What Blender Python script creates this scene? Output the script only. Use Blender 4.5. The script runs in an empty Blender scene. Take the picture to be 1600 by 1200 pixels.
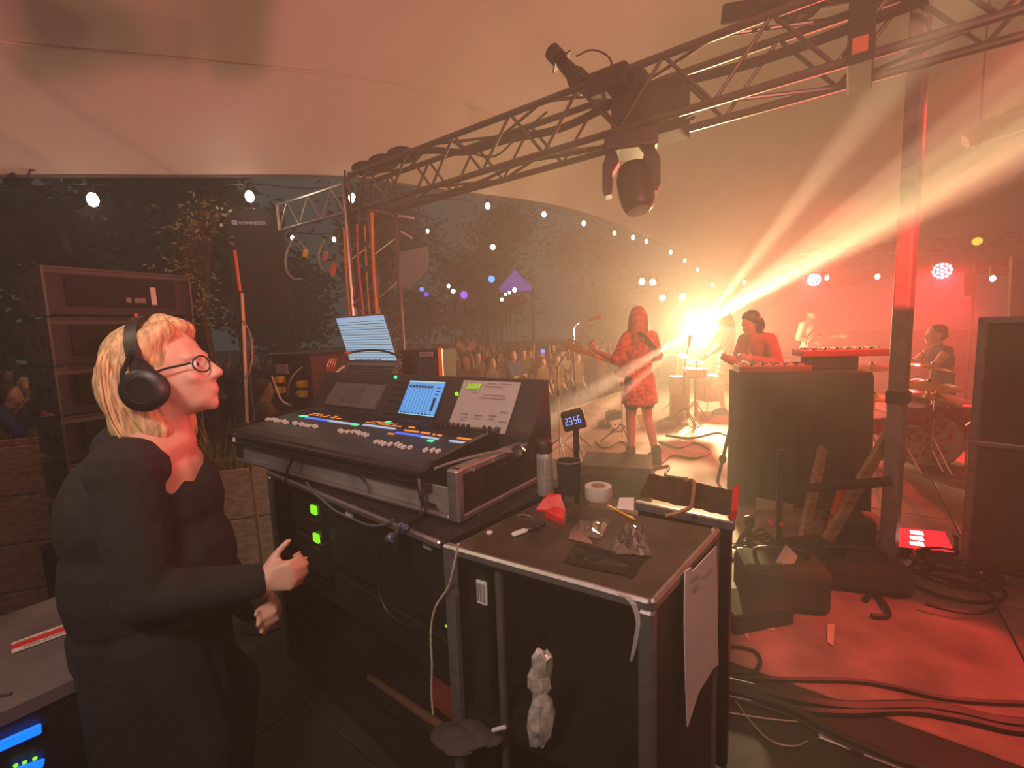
import bpy, bmesh, math, random
from mathutils import Vector as V, Matrix, Quaternion
import mathutils.noise as mn
random.seed(7)
C = bpy.context.scene.collection
SC = bpy.context.scene
PI = math.pi

# ---------------------------------------------------------------- camera
H = 1.5
F = 720.0
PITCH, ROLL = math.radians(6.5), math.radians(2.0)
_f = V((0, math.cos(PITCH), -math.sin(PITCH)))
_u0 = V((0, math.sin(PITCH), math.cos(PITCH)))
_r0 = V((1, 0, 0))
_r = _r0 * math.cos(ROLL) - _u0 * math.sin(ROLL)
_u = _r0 * math.sin(ROLL) + _u0 * math.cos(ROLL)
EYE = V((0, 0, H))
cd = bpy.data.cameras.new('camera')
cam = bpy.data.objects.new('camera', cd)
C.objects.link(cam)
cd.sensor_fit = 'HORIZONTAL'
cd.sensor_width = 36.0
cd.lens = 36.0 * F / 1600.0
cd.clip_start = 0.02
cd.clip_end = 300
cam.matrix_world = Matrix(((_r.x, _u.x, -_f.x, 0), (_r.y, _u.y, -_f.y, 0), (_r.z, _u.z, -_f.z, H), (0, 0, 0, 1)))
SC.camera = cam

def ray(x, y):
    return _r * ((x - 800) / F) - _u * ((y - 600) / F) + _f
def at(x, y, d):            # the place that lies d metres away in that direction
    return EYE + ray(x, y) * d
def lvl(x, y, z=0.0):       # the place at height z in that direction
    k = ray(x, y)
    return EYE + k * ((z - H) / k.z)
def onpl(x, y, p, n):
    k = ray(x, y)
    return EYE + k * ((V(p) - EYE).dot(n) / k.dot(n))

# ---------------------------------------------------------------- world, exposure, haze
w = bpy.data.worlds.new('night')
SC.world = w
w.use_nodes = True
bg = w.node_tree.nodes['Background']
bg.inputs[0].default_value = (0.44, 0.52, 0.46, 1)
bg.inputs[1].default_value = 0.11
SC.view_settings.view_transform = 'Standard'
SC.view_settings.look = 'None'
SC.view_settings.exposure = 0.0
SC.view_settings.gamma = 1.0
SC.view_settings.use_curve_mapping = False
cy = SC.cycles
cy.max_bounces = 4
cy.diffuse_bounces = 2
cy.glossy_bounces = 2
cy.transmission_bounces = 4
cy.volume_bounces = 0
cy.transparent_max_bounces = 6
cy.use_denoising = True
cy.sample_clamp_indirect = 4.0
cy.caustics_reflective = False
cy.caustics_refractive = False

def lamp(name, kind, loc, power, color, radius=0.05, aim=None, angle=40, blend=0.3):
    d = bpy.data.lights.new(name, kind)
    d.energy = power
    d.color = color
    if kind in ('POINT', 'SPOT'):
        d.shadow_soft_size = radius
    if kind == 'SPOT':
        d.spot_size = math.radians(angle)
        d.spot_blend = blend
    o = bpy.data.objects.new(name, d)
    o.location = loc
    if aim is not None:
        o.rotation_euler = (V(aim) - V(loc)).to_track_quat('-Z', 'Y').to_euler()
    C.objects.link(o)
    return o

WARM = (1.0, 0.66, 0.34)
RED = (1.0, 0.05, 0.05)
MAIN = at(1092, 510, 9.0)          # the bright moving head at the back of the stage
def BTP(a, b, c): return V((-1.233, 4.963, 2.89)) + V((.806, -.592, 0)) * a + V((.592, .806, 0)) * b + V((0, 0, c))
HZ = (0.015, 0.026, (.95, .92, .88), 0.35)      # haze: thin, thick, tint, forwardness
PAR1 = at(1272, 437, 10.5)
PAR2 = at(1472, 423, 9.5)
LM = MAIN + V((-0.12, -0.34, -.01))
lamp('backlight_lamp', 'SPOT', LM, 3300, (1.0, 0.68, 0.31), 0.10, (1.3, 0.0, .7), 74, .9)
lamp('backlight_spill', 'POINT', LM, 480, (1.0, 0.68, 0.31), 0.10)
for (x, y, d, p, a, c) in ((1600, 240, 1.4, 260000, .8, (1, .46, .25)), (1600, 215, 1.4, 280000, .7, (1, .74, .36)), (1600, 165, 1.4, 200000, .9, (1, .70, .33)), (1600, 110, 1.4, 120000, .9, (1, .6, .34)), (1450, 60, 1.5, 80000, 1.2, (1, .66, .36)), (850, 655, 2.2, 150000, .5, (1, .6, .34)), (880, 690, 2.4, 100000, .4, (1, .45, .26))):
    lamp('streak_beam', 'SPOT', LM, p, c, 0.02, at(x, y, d), a, 0.5)  # added narrow spots that stand in for lens smear streaks
lamp('red_par_lamp', 'SPOT', PAR1 + V((-.25, -.3, -.08)), 1900, (1, .02, .03), 0.08, at(1190, 560, 6.0), 55, 0.5)
lamp('red_par_lamp', 'SPOT', PAR2 + V((-.2, -.3, -.08)), 2200, (1, .02, .03), 0.08, at(1400, 620, 6.5), 55, 0.5)
lamp('red_band_fill', 'SPOT', BTP(4.9, .2, .1), 1100, (1, .05, .05), 0.06, at(1070, 600, 6.5), 62, 0.6)  # added lamp without a fixture that reddens the band
lamp('red_floor_fill', 'SPOT', (3.3, .5, 4.0), 1050, (1, .06, .05), 0.05, lvl(1450, 1050, 0), 17, 0.35)  # added unseen spot that reddens the floor patch
lamp('red_side_lamp', 'SPOT', (2.6, 3.4, 2.3), 210, (1, .05, .06), 0.06, at(275, 590, 1.15), 22, 0.4)
# added uplights without fixtures that brighten the canopy
lamp('canopy_fill', 'SPOT', (5.5, 7.5, 0.4), 320, (1, .26, .18), 0.3, (1.5, 4.0, 6), 110, 0.8)
lamp('canopy_fill', 'SPOT', (1.6, -1.5, 1.6), 1350, (1, .28, .25), 0.03, (-1.0, 2.5, 6), 110, 0.8)
lamp('desk_fill', 'SPOT', (-.6, -.8, 2.9), 190, (1, .74, .62), 0.25, (-.3, 1.8, .9), 52, .7)  # added lamp standing in for light bounced off the canopy
lamp('bulb_light', 'POINT', at(145, 330, 4.4), 4, (1, .80, .55), 0.06)
lamp('bulb_light', 'POINT', at(390, 325, 5.4), 5, (1, .80, .55), 0.06)
lamp('bulb_light', 'SPOT', (-2.0, .6, 2.7), 26, (1, .80, .48), 0.06, (-.9, 1.2, 1.3), 70, .6)
lamp('red_pole_fill', 'SPOT', (1.0, -.6, 2.5), 2600, (1, .05, .04), 0.02, at(1412, 415, 2.8), 9, .25)  # added unseen spot for the red on the upper pole

# ---------------------------------------------------------------- helpers
def sp(o, label=None, cat=None, group=None, kind=None):
    if label: o['label'] = label
    if cat: o['category'] = cat
    if group: o['group'] = group
    if kind: o['kind'] = kind
    return o
def thing(name, label, cat, loc=(0, 0, 0), group=None):
    o = bpy.data.objects.new(name, None)
    o.empty_display_size = 0.1
    o.location = loc
    C.objects.link(o)
    return sp(o, label, cat, group)
def base_of(parent):
    b = V((0, 0, 0))
    while parent is not None:
        b += parent.location
        parent = parent.parent
    return b
def obj(name, bm, m, parent=None, smooth=False):
    """links a bmesh authored in world coordinates as one mesh object, relative to its parent"""
    off = base_of(parent)
    if off.length > 0:
        bmesh.ops.translate(bm, verts=bm.verts, vec=-off)
    me = bpy.data.meshes.new(name)
    bm.normal_update()
    bm.to_mesh(me)
    bm.free()
    for mm in (m if isinstance(m, (list, tuple)) else [m]):
        me.materials.append(mm)
    if smooth:
        me.shade_smooth()
        if smooth != 'all':
            try: me.set_sharp_from_angle(angle=math.radians(40))
            except Exception: pass
    o = bpy.data.objects.new(name, me)
    o.parent = parent
    C.objects.link(o)
    return o
def solo(name, bm, m, label, cat, smooth=False, group=None, loc=None):
    """a thing that is one mesh, with its origin at loc"""
    if loc is None:
        zs = min(v.co.z for v in bm.verts)
        c = V((0, 0, 0))
        for v in bm.verts: c += v.co
        c /= len(bm.verts)
        loc = V((c.x, c.y, zs))
    bmesh.ops.translate(bm, verts=bm.verts, vec=-V(loc))
    o = obj(name, bm, m, None, smooth)
    o.location = loc
    return sp(o, label, cat, group)
def struct(name, bm, m, smooth=False, parent=None):
    o = obj(name, bm, m, parent, smooth)
    if parent is None: o['kind'] = 'structure'
    return o
def dup(root, loc=None, label=None, group=None, rotz=None):
    c = root.copy()
    C.objects.link(c)
    if loc is not None: c.location = loc
    if rotz is not None: c.rotation_euler = (0, 0, rotz)
    if label: c['label'] = label
    if group: c['group'] = group
    for ch in list(root.children):
        a = ch.copy(); C.objects.link(a); a.parent = c
        for g in ch.children:
            b = g.copy(); C.objects.link(b); b.parent = a
    return c

class Fr:
    """a local frame: origin o, axes x, y, z (world vectors)"""
    def __init__(s, o, x, y, z=(0, 0, 1)):
        s.o, s.x, s.y, s.z = V(o), V(x).normalized(), V(y).normalized(), V(z).normalized()
    def p(s, a, b, c=0): return s.o + s.x * a + s.y * b + s.z * c
    def m(s):
        return Matrix(((s.x.x, s.y.x, s.z.x, s.o.x), (s.x.y, s.y.y, s.z.y, s.o.y), (s.x.z, s.y.z, s.z.z, s.o.z), (0, 0, 0, 1)))
W0 = Fr((0, 0, 0), (1, 0, 0), (0, 1, 0))
def fz(o, deg):
    a = math.radians(deg)
    return Fr(o, (math.cos(a), math.sin(a), 0), (-math.sin(a), math.cos(a), 0))

def box(bm, lo, hi, fr=W0, bev=0, mat=0):
    vs = [bm.verts.new(fr.p(x, y, z)) for x in (lo[0], hi[0]) for y in (lo[1], hi[1]) for z in (lo[2], hi[2])]
    fs = [(0, 1, 3, 2), (4, 6, 7, 5), (0, 4, 5, 1), (2, 3, 7, 6), (0, 2, 6, 4), (1, 5, 7, 3)]
    out = [bm.faces.new([vs[i] for i in f]) for f in fs]
    for f in out: f.material_index = mat
    if bev:
        es = list({e for f in out for e in f.edges})
        r = bmesh.ops.bevel(bm, geom=es, offset=bev, segments=1 if bev < .01 else 2, affect='EDGES', profile=0.5, clamp_overlap=True)
        for f in r['faces']: f.material_index = mat
    return out
def ring(bm, c, ax, r, n, up=None, ry=None):
    ax = V(ax).normalized()
    a = (V(up) if up is not None else (V((0, 0, 1)) if abs(ax.z) < .9 else V((1, 0, 0))))
    e1 = (a - ax * a.dot(ax)).normalized()
    e2 = ax.cross(e1)
    ry = r if ry is None else ry
    return [bm.verts.new(V(c) + e1 * (math.cos(2 * PI * i / n) * r) + e2 * (math.sin(2 * PI * i / n) * ry)) for i in range(n)]
def skin(bm, rings, caps=True, mat=0):
    for a, b in zip(rings, rings[1:]):
        n = len(a)
        for i in range(n):
            bm.faces.new((a[i], a[(i + 1) % n], b[(i + 1) % n], b[i])).material_index = mat
    if caps:
        bm.faces.new(rings[0][::-1]).material_index = mat
        bm.faces.new(rings[-1]).material_index = mat
def cyl(bm, p0, p1, r0, r1=None, n=10, mat=0):
    p0, p1 = V(p0), V(p1)
    ax = p1 - p0
    skin(bm, [ring(bm, p0, ax, r0, n), ring(bm, p1, ax, r0 if r1 is None else r1, n)], True, mat)
def tube(bm, pts, r, n=6, mat=0, closed=False):
    pts = [V(p) for p in pts]
    rs = []
    up = None
    for i, p in enumerate(pts):
        a = pts[i + 1] - p if i < len(pts) - 1 else p - pts[i - 1]
        if 0 < i < len(pts) - 1: a = (pts[i + 1] - p).normalized() + (p - pts[i - 1]).normalized()
        if a.length < 1e-6: a = V((0, 0, 1))
        a.normalize()
        if up is None: up = V((0, 0, 1)) if abs(a.z) < .9 else V((1, 0, 0))
        up = up - a * up.dot(a)
        if up.length < 1e-4: up = a.orthogonal()
        up.normalize()
        rr = r[i] if isinstance(r, (list, tuple)) else r
        rs.append(ring(bm, p, a, rr, n, up))
    skin(bm, rs, True, mat)
def spline(pts, k=6):
    pts = [V(p) for p in pts]
    q = [pts[0] * 2 - pts[1]] + pts + [pts[-1] * 2 - pts[-2]]
    out = []
    for i in range(1, len(q) - 2):
        a, b, c, d = q[i - 1:i + 3]
        for j in range(k):
            t = j / k
            out.append(.5 * ((2 * b) + (c - a) * t + (2 * a - 5 * b + 4 * c - d) * t * t + (3 * b - a - 3 * c + d) * t ** 3))
    out.append(pts[-1])
    return out
def lathe(bm, prof, o, ax=(0, 0, 1), n=16, mat=0):
    """prof: (radius, height along ax)"""
    ax = V(ax).normalized()
    skin(bm, [ring(bm, V(o) + ax * h, ax, max(r, 1e-4), n) for r, h in prof], True, mat)
def ball(bm, c, r, sx=1, sy=1, sz=1, u=10, v=7, fr=None, mat=0):
    res = bmesh.ops.create_uvsphere(bm, u_segments=u, v_segments=v, radius=r)
    for q in res['verts']:
        p = V((q.co.x * sx, q.co.y * sy, q.co.z * sz))
        q.co = V(c) + (fr.x * p.x + fr.y * p.y + fr.z * p.z if fr else p)
    for f in {f for q in res['verts'] for f in q.link_faces}: f.material_index = mat
    return res['verts']
def quad(bm, pts, mat=0):
    f = bm.faces.new([bm.verts.new(V(p)) for p in pts])
    f.material_index = mat
    return f
def slab(bm, pts, n, t, mat=0):
    """a flat polygon given thickness t along n"""
    n = V(n).normalized() * t
    a = [bm.verts.new(V(p)) for p in pts]
    b = [bm.verts.new(V(p) + n) for p in pts]
    k = len(pts)
    fs = [bm.faces.new(a[::-1]), bm.faces.new(b)]
    for i in range(k): fs.append(bm.faces.new((a[i], a[(i + 1) % k], b[(i + 1) % k], b[i])))
    for f in fs: f.material_index = mat
    bmesh.ops.recalc_face_normals(bm, faces=fs)
    return fs
B = bmesh.new
def text(name, s, o, x, y, size, m, parent=None, align='LEFT', ext=0.0006):
    """lettering that stands at o, reads along x, its up is y"""
    cu = bpy.data.curves.new(name, 'FONT')
    cu.body = s
    cu.size = size
    cu.extrude = ext
    cu.align_x = align
    cu.resolution_u = 2
    cu.materials.append(m)
    tmp = bpy.data.objects.new(name, cu); C.objects.link(tmp); bpy.context.view_layer.update()
    me = bpy.data.meshes.new_from_object(tmp.evaluated_get(bpy.context.evaluated_depsgraph_get()))
    bpy.data.objects.remove(tmp)
    t = bpy.data.objects.new(name, me)
    x, y = V(x).normalized(), V(y).normalized()
    z = x.cross(y)
    t.parent = parent
    o = V(o) - base_of(parent)
    C.objects.link(t)
    t.matrix_basis = Matrix(((x.x, y.x, z.x, o.x), (x.y, y.y, z.y, o.y), (x.z, y.z, z.z, o.z), (0, 0, 0, 1)))
    t['kind'] = 'stuff'
    return t

# ---------------------------------------------------------------- materials
MATS = {}
def mat(name, col, rough=.6, metal=0, var=.15, scale=12, bump=0, spec=.5, emit=None, es=0, coat=0, stretch=None, trans=0, alpha=1):
    if name in MATS: return MATS[name]
    m = bpy.data.materials.new(name)
    m.use_nodes = True
    nt = m.node_tree
    b = nt.nodes['Principled BSDF']
    b.inputs['Roughness'].default_value = rough
    b.inputs['Metallic'].default_value = metal
    b.inputs['Specular IOR Level'].default_value = spec
    b.inputs['Coat Weight'].default_value = coat
    b.inputs['Transmission Weight'].default_value = trans
    b.inputs['Alpha'].default_value = alpha
    col = (*col, 1)
    if var:
        tc = nt.nodes.new('ShaderNodeTexCoord')
        nz = nt.nodes.new('ShaderNodeTexNoise')
        nz.inputs['Scale'].default_value = scale
        nz.inputs['Detail'].default_value = 5
        src = tc.outputs['Object']
        if stretch:
            mp = nt.nodes.new('ShaderNodeMapping')
            mp.inputs['Scale'].default_value = stretch
            nt.links.new(src, mp.inputs[0])
            src = mp.outputs[0]
        nt.links.new(src, nz.inputs[0])
        rp = nt.nodes.new('ShaderNodeMapRange')
        rp.inputs[1].default_value = .3; rp.inputs[2].default_value = .7
        rp.inputs[3].default_value = 1 - var; rp.inputs[4].default_value = 1 + var
        nt.links.new(nz.outputs[0], rp.inputs[0])
        mx = nt.nodes.new('ShaderNodeMix')
        mx.data_type = 'RGBA'; mx.blend_type = 'MULTIPLY'
        mx.inputs[0].default_value = 1
        mx.inputs[6].default_value = col
        nt.links.new(rp.outputs[0], mx.inputs[7])
        nt.links.new(mx.outputs[2], b.inputs['Base Color'])
        if bump:
            bp = nt.nodes.new('ShaderNodeBump')
            bp.inputs['Strength'].default_value = bump
            bp.inputs['Distance'].default_value = .02
            nt.links.new(nz.outputs[0], bp.inputs['Height'])
            nt.links.new(bp.outputs[0], b.inputs['Normal'])
    else:
        b.inputs['Base Color'].default_value = col
    if emit:
        b.inputs['Emission Color'].default_value = (*emit, 1)
        b.inputs['Emission Strength'].default_value = es
        m.cycles.emission_sampling = 'NONE'
    MATS[name] = m
    return m
def glow(name, col, s):
    return mat(name, (.02, .02, .02), .4, var=0, emit=col, es=s)

M_black = mat('black_plastic', (.012, .012, .013), .45)
M_matte = mat('black_matte', (.015, .014, .014), .85, bump=.1, scale=60)
M_dark = mat('dark_metal', (.03, .03, .03), .4, .6)
M_alu = mat('brushed_aluminium', (.42, .42, .44), .38, .85, stretch=(1, 1, 1), scale=30)
M_truss = mat('truss_aluminium', (.10, .095, .09), .38, .8, scale=25)
M_lam = mat('black_laminate', (.016, .014, .014), .38, var=.4, scale=20, bump=.15)
M_rubber = mat('cable_rubber', (.012, .012, .012), .5, var=0)
M_chrome = mat('chrome', (.7, .7, .72), .18, 1, var=0)
M_white = mat('white_plastic', (.72, .72, .70), .4)
M_paper = mat('white_paper', (.75, .72, .70), .8, var=.06, scale=8, bump=.1)
M_wood = mat('plywood', (.36, .25, .16), .65, var=.35, scale=4, stretch=(1, 8, 8), bump=.1)
M_red = mat('red_plastic', (.7, .02, .03), .4)
M_orange = mat('orange_paint', (.8, .16, .03), .5)
M_yellow = mat('yellow_plastic', (.75, .46, .02), .45)
# ---------------------------------------------------------------- haze
def haze(name, poly, z0, z1, dens, col, aniso, label):
    m = bpy.data.materials.new(name)
    m.use_nodes = True
    nt = m.node_tree
    nt.nodes.remove(nt.nodes['Principled BSDF'])
    vs = nt.nodes.new('ShaderNodeVolumeScatter')
    vs.inputs['Color'].default_value = (*col, 1)
    vs.inputs['Density'].default_value = dens
    vs.inputs['Anisotropy'].default_value = aniso
    nt.links.new(vs.outputs[0], nt.nodes['Material Output'].inputs['Volume'])
    bm = B()
    slab(bm, [V((x, y, z0)) for x, y in poly], (0, 0, 1), z1 - z0)
    o = obj(name, bm, m)
    sp(o, label, 'haze', kind='stuff')
    return o
haze('haze', [(-30, -8), (24, -8), (24, 50), (-30, 50)], -.9, 12, HZ[0], HZ[2], HZ[3], 'thin smoky haze in the night air around the stage')
haze('haze', [(.25, -4), (21, -4), (21, 20), (8.5, 20), (-1.3, 5.2)], -.05, 9, HZ[1], HZ[2], HZ[3], 'thick smoky haze that hangs over the stage under the canopy')

# ---------------------------------------------------------------- setting: canopy, floor, ground
M_canopy = mat('canopy_fabric', (.55, .46, .44), .8, var=.05, scale=1.2)
hemp = [(-900, 285, 2.6), (-500, 285, 3.0), (0, 275, 4.5), (300, 275, 5.5), (540, 277, 7), (700, 298, 9), (850, 318, 11.5), (950, 345, 14), (1040, 385, 17), (1100, 412, 19), (1150, 450, 20.5), (1175, 490, 21.5)]
hem = spline([at(*q) for q in hemp], 5)
def hem_d(x):
    for (a, _, c), (b, _, d) in zip(hemp, hemp[1:]):
        if a <= x <= b: return c + (d - c) * (x - a) / (b - a)
wdir = V((.82, -.57, 0))
loft = spline([V((0, 1.0, 0)), V((1.5, 1.28, 0)), V((3, 1.46, 0)), V((5, 1.6, 0)), V((7.5, 1.55, 0)), V((10, 1.2, 0)), V((12, .6, 0)), V((13.2, -.02, 0))], 4)
bm = B()
rows = []
for k in loft:
    rows.append([bm.verts.new(V((p.x, p.y, 0)) + wdir * k.x + V((0, 0, p.z * k.y))) for p in hem])
for a, b in zip(rows, rows[1:]):
    for i in range(len(hem) - 1):
        bm.faces.new((a[i], a[i + 1], b[i + 1], b[i]))
_cv = [v.co.copy() for v in bm.verts]; bm.verts.index_update(); _cf = [[v.index for v in f_.verts] for f_ in bm.faces]
seam = [v.co.lerp(w_.co, .35) for v, w_ in zip(rows[3], rows[4])]
struct('ceiling', bm, M_canopy, 'all')
from mathutils.bvhtree import BVHTree
CBVH = BVHTree.FromPolygons([v for v in _cv], _cf)
M_hem = mat('hem_webbing', (.10, .09, .085), .8, var=.05)
bm = B(); tube(bm, hem, .02, 6); struct('trim_1', bm, M_hem, True)
bm = B(); tube(bm, [p - V((0, 0, .004)) for p in seam], .012, 5); struct('trim_2', bm, M_canopy, True)

M_ply = mat('stage_ply', (.32, .22, .19), .6, var=.35, scale=3, bump=.15)
M_dim_ply = mat('dim_stage_ply', (.018, .016, .016), .7, var=.3, scale=5, bump=.15)  # the darkness of the left floor is put into this colour
M_ply2 = mat('stage_ply_worn', (.26, .175, .15), .62, var=.4, scale=4, bump=.2)
M_ground = mat('trodden_grass', (.03, .035, .02), .9, var=.5, scale=6)
bm = B(); box(bm, (-70, -20, -.75), (70, 110, -.7)); struct('ground', bm, M_ground)
TD = V((.806, -.592, 0)); ND = V((.592, .806, 0))      # along and across the stage front
deck = [V(p) for p in ((-1.9, -3, 0), (9, -3, 0), (16, 4, 0), (16, 20, 0), (8.8, 20, 0), (-1.4, 5.3, 0), (-1.9, 4.6, 0))]
bm = B(); slab(bm, [p + V((0, 0, -.03)) for p in deck], (0, 0, -1), .12, 0); floor = struct('floor', bm, M_matte)
def inpoly(p, poly):
    r = False
    for a, b in zip(poly, poly[1:] + poly[:1]):
        if (a.y > p.y) != (b.y > p.y) and p.x < (b.x - a.x) * (p.y - a.y) / (b.y - a.y) + a.x: r = not r
    return r
def clip(poly, edges):
    for a, b in zip(edges, edges[1:] + edges[:1]):
        e = b - a
        sd = lambda p: e.x * (p.y - a.y) - e.y * (p.x - a.x)
        out = []
        for p, q in zip(poly, poly[1:] + poly[:1]):
            u, v = sd(p), sd(q)
            if u >= 0: out.append(p)
            if (u >= 0) != (v >= 0): out.append(p.lerp(q, u / (u - v)))
        poly = out
        if not poly: return []
    return poly
pm = [None, None, None]
for i in range(-9, 16):
    for j in range(-5, 9):
        o = TD * (i * 1.22 - .55) + ND * (j * 2.44 - .35 + (i % 2) * 1.22)
        cs = [o + TD * a + ND * b for a, b in ((.004, .004), (1.216, .004), (1.216, 2.436), (.004, 2.436))]
        k = (i * 7 + j * 3) % 2
        mid_ = o + TD * .61 + ND * 1.22
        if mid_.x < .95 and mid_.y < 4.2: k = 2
        if all(inpoly(c, deck) for c in cs):
            if pm[k] is None:
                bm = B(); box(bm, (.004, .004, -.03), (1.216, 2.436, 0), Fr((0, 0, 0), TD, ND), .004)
                p_ = obj('panel', bm, (M_ply, M_ply2, M_dim_ply)[k], floor); pm[k] = p_.data
            else:
                p_ = bpy.data.objects.new('panel', pm[k]); p_.parent = floor; C.objects.link(p_)
            p_.location = o
        else:
            cs = clip(cs, deck)
            if len(cs) > 2:
                bm = B(); slab(bm, cs, (0, 0, -1), .03); obj('panel', bm, (M_ply, M_ply2, M_dim_ply)[k], floor)

# ---------------------------------------------------------------- lights that hang along the canopy edge
M_bulb = glow('lit_bulb', (1, .82, .55), 14)
M_bulb2 = glow('lit_bulb_dim', (1, .85, .62), 7)
def festoon(label, pts, r, drop, mb, lift=None):
    ps = [at(*p) for p in pts]
    t = thing('festoon_string', label, 'string lights', ps[0])
    run = []
    for i, p in enumerate(ps):
        run.append(p + V((0, 0, drop)))
        if i < len(ps) - 1: run.append((p + ps[i + 1]) / 2 + V((0, 0, drop - .03 * (p - ps[i + 1]).length)))
    bm = B(); tube(bm, spline(run, 3), .008, 4); obj('cable', bm, M_rubber, t)
    for p in ps:
        bm = B(); lathe(bm, [(.01, -r * 1.3), (r * .7, -r), (r, -.1 * r), (r * .85, r * .6), (r * .4, r * 1.3)], p, n=10)
        b = obj('bulb', bm, mb, t, True)
        bm = B(); lathe(bm, [(r * .5, r * 1.2), (r * .55, drop * .8), (.01, drop)], p, n=8); obj('socket', bm, M_black, b)
    return t
bl = [(145, 312), (390, 307), (550, 309), (762, 322), (850, 335), (912, 349), (960, 364), (989, 371), (1010, 377), (1048, 394), (1070, 407), (1090, 421), (1113, 445)]
festoon('string of warm bulbs strung along the front edge of the canopy', [(-160, 314, hem_d(0) - .3)] + [(x, y, hem_d(x) - .05) for x, y in bl], .055, .16, M_bulb)
festoon('string of small white bulbs over the back of the stage', [(1163, 441, 15), (1222, 437, 13.5), (1292, 434, 12), (1371, 432, 11), (1551, 435, 9.5), (1640, 432, 9)], .05, .14, M_bulb)
festoon('short string of small bulbs under the ladder truss', [(430, 368, 6.5), (457, 372, 6.6), (522, 374, 6.8), (668, 361, 8)], .028, .08, M_bulb2)
# tension brackets on the canopy edge
def bracket(x, y, wd, label):
    c = at(x, y, hem_d(x))
    s = wd / 720 * hem_d(x)
    fr = Fr(c, (.95, .3, 0), (-.3, .95, 0))
    t = thing('tension_bracket', label, 'bracket', c, 'brackets along the canopy edge')
    for k in (0, 1, 2):
        bm = B(); tube(bm, [fr.p(-s * (.5 - .06 * k), 0, .035 * k + .02), fr.p(s * (.5 - .1 * k), .02, .035 * k + .03)], .008, 5); obj('rail', bm, M_dark, t)
    for k in (-.3, .32):
        bm = B(); tube(bm, [fr.p(s * k * 1.4, 0, .03), fr.p(s * k, 0, -.06), fr.p(s * k * .4, 0, -.07)], .009, 5); obj('hook', bm, M_dark, t)
    bm = B(); box(bm, (-s * .12, -.03, -.08), (s * .12, .03, .0), fr, .006); obj('clamp', bm, M_black, t)
bracket(15, 268, 60, 'metal canopy bracket at the far end of the canopy edge, left of the first bulb')
bracket(188, 264, 62, 'wide metal bracket on the canopy edge right above the leftmost bulb')
bracket(338, 264, 52, 'metal bracket on the canopy edge between the two left bulbs')
bracket(453, 266, 40, 'small metal bracket on the canopy edge beside the end of the ladder truss')

# ---------------------------------------------------------------- trusses
_rods = {}
def rod(name, p0, p1, r, m, parent, n=8):
    key = (m.name, n)
    if key not in _rods:
        bm = B(); cyl(bm, (0, 0, 0), (0, 0, 1), 1, n=n)
        o = obj(name, bm, m, None, True)
        _rods[key] = o.data
        bpy.data.objects.remove(o)
    o = bpy.data.objects.new(name, _rods[key])
    p0, p1 = V(p0), V(p1)
    q = (p1 - p0).to_track_quat('Z', 'Y')
    o.parent = parent
    o.matrix_basis = Matrix.LocRotScale(p0 - base_of(parent), q, V((r, r, (p1 - p0).length)))
    C.objects.link(o)
    return o
def box_truss(t, o, x, y, z, ln, wd, ht, step, rc, rb, m):
    """four chords along x and zigzag braces on four faces"""
    fr = Fr(o, x, y, z)
    for b in (0, wd):
        for c in (0, ht): rod('chord', fr.p(0, b, c), fr.p(ln, b, c), rc, m, t, 10)
    k = int(round(ln / step)); st = ln / k
    for i in range(k):
        a, b = i * st, (i + 1) * st
        mid = (a + b) / 2
        for yy in (0, wd):
            rod('brace', fr.p(a, yy, 0), fr.p(mid, yy, ht), rb, m, t); rod('brace', fr.p(mid, yy, ht), fr.p(b, yy, 0), rb, m, t)
        for zz in (0, ht):
            if i % 2 == 0: rod('brace', fr.p(a, 0, zz), fr.p(b, wd, zz), rb, m, t)
            else: rod('brace', fr.p(a, wd, zz), fr.p(b, 0, zz), rb, m, t)
    for i in (0, ln):
        rod('end_brace', fr.p(i, 0, 0), fr.p(i, 0, ht), rb, m, t); rod('end_brace', fr.p(i, wd, 0), fr.p(i, wd, ht), rb, m, t)
        rod('end_brace', fr.p(i, 0, 0), fr.p(i, wd, 0), rb, m, t); rod('end_brace', fr.p(i, 0, ht), fr.p(i, wd, ht), rb, m, t)
    return fr
TO = V((-1.233, 4.963, 2.89))
bt = thing('truss_beam', 'long dark box truss that spans the stage front from the corner tower to the upper right', 'truss', TO + TD * -.6)
box_truss(bt, TO + TD * -.6, TD, ND, (0, 0, 1), 6.3, .30, .385, .63, .026, .013, M_truss)
BT = Fr(TO, TD, ND)
tw = thing('truss_tower', 'upright dark truss tower at the stage corner behind the laptop', 'truss', TO + TD * -.6 + V((0, 0, -2.89)))
fr = Fr(TO + TD * -.63 + ND * -.04 + V((0, 0, -2.89)), (0, 0, 1), TD, ND)
box_truss(tw, fr.o, fr.x, fr.y, fr.z, 2.84, .40, .34, .5, .024, .012, M_truss)
bm = B(); box(bm, (-.12, -.1, 0), (.52, .44, .012), Fr(fr.o + V((0, 0, -.013)), TD, ND)); obj('base_plate', bm, M_dark, tw)
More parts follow.
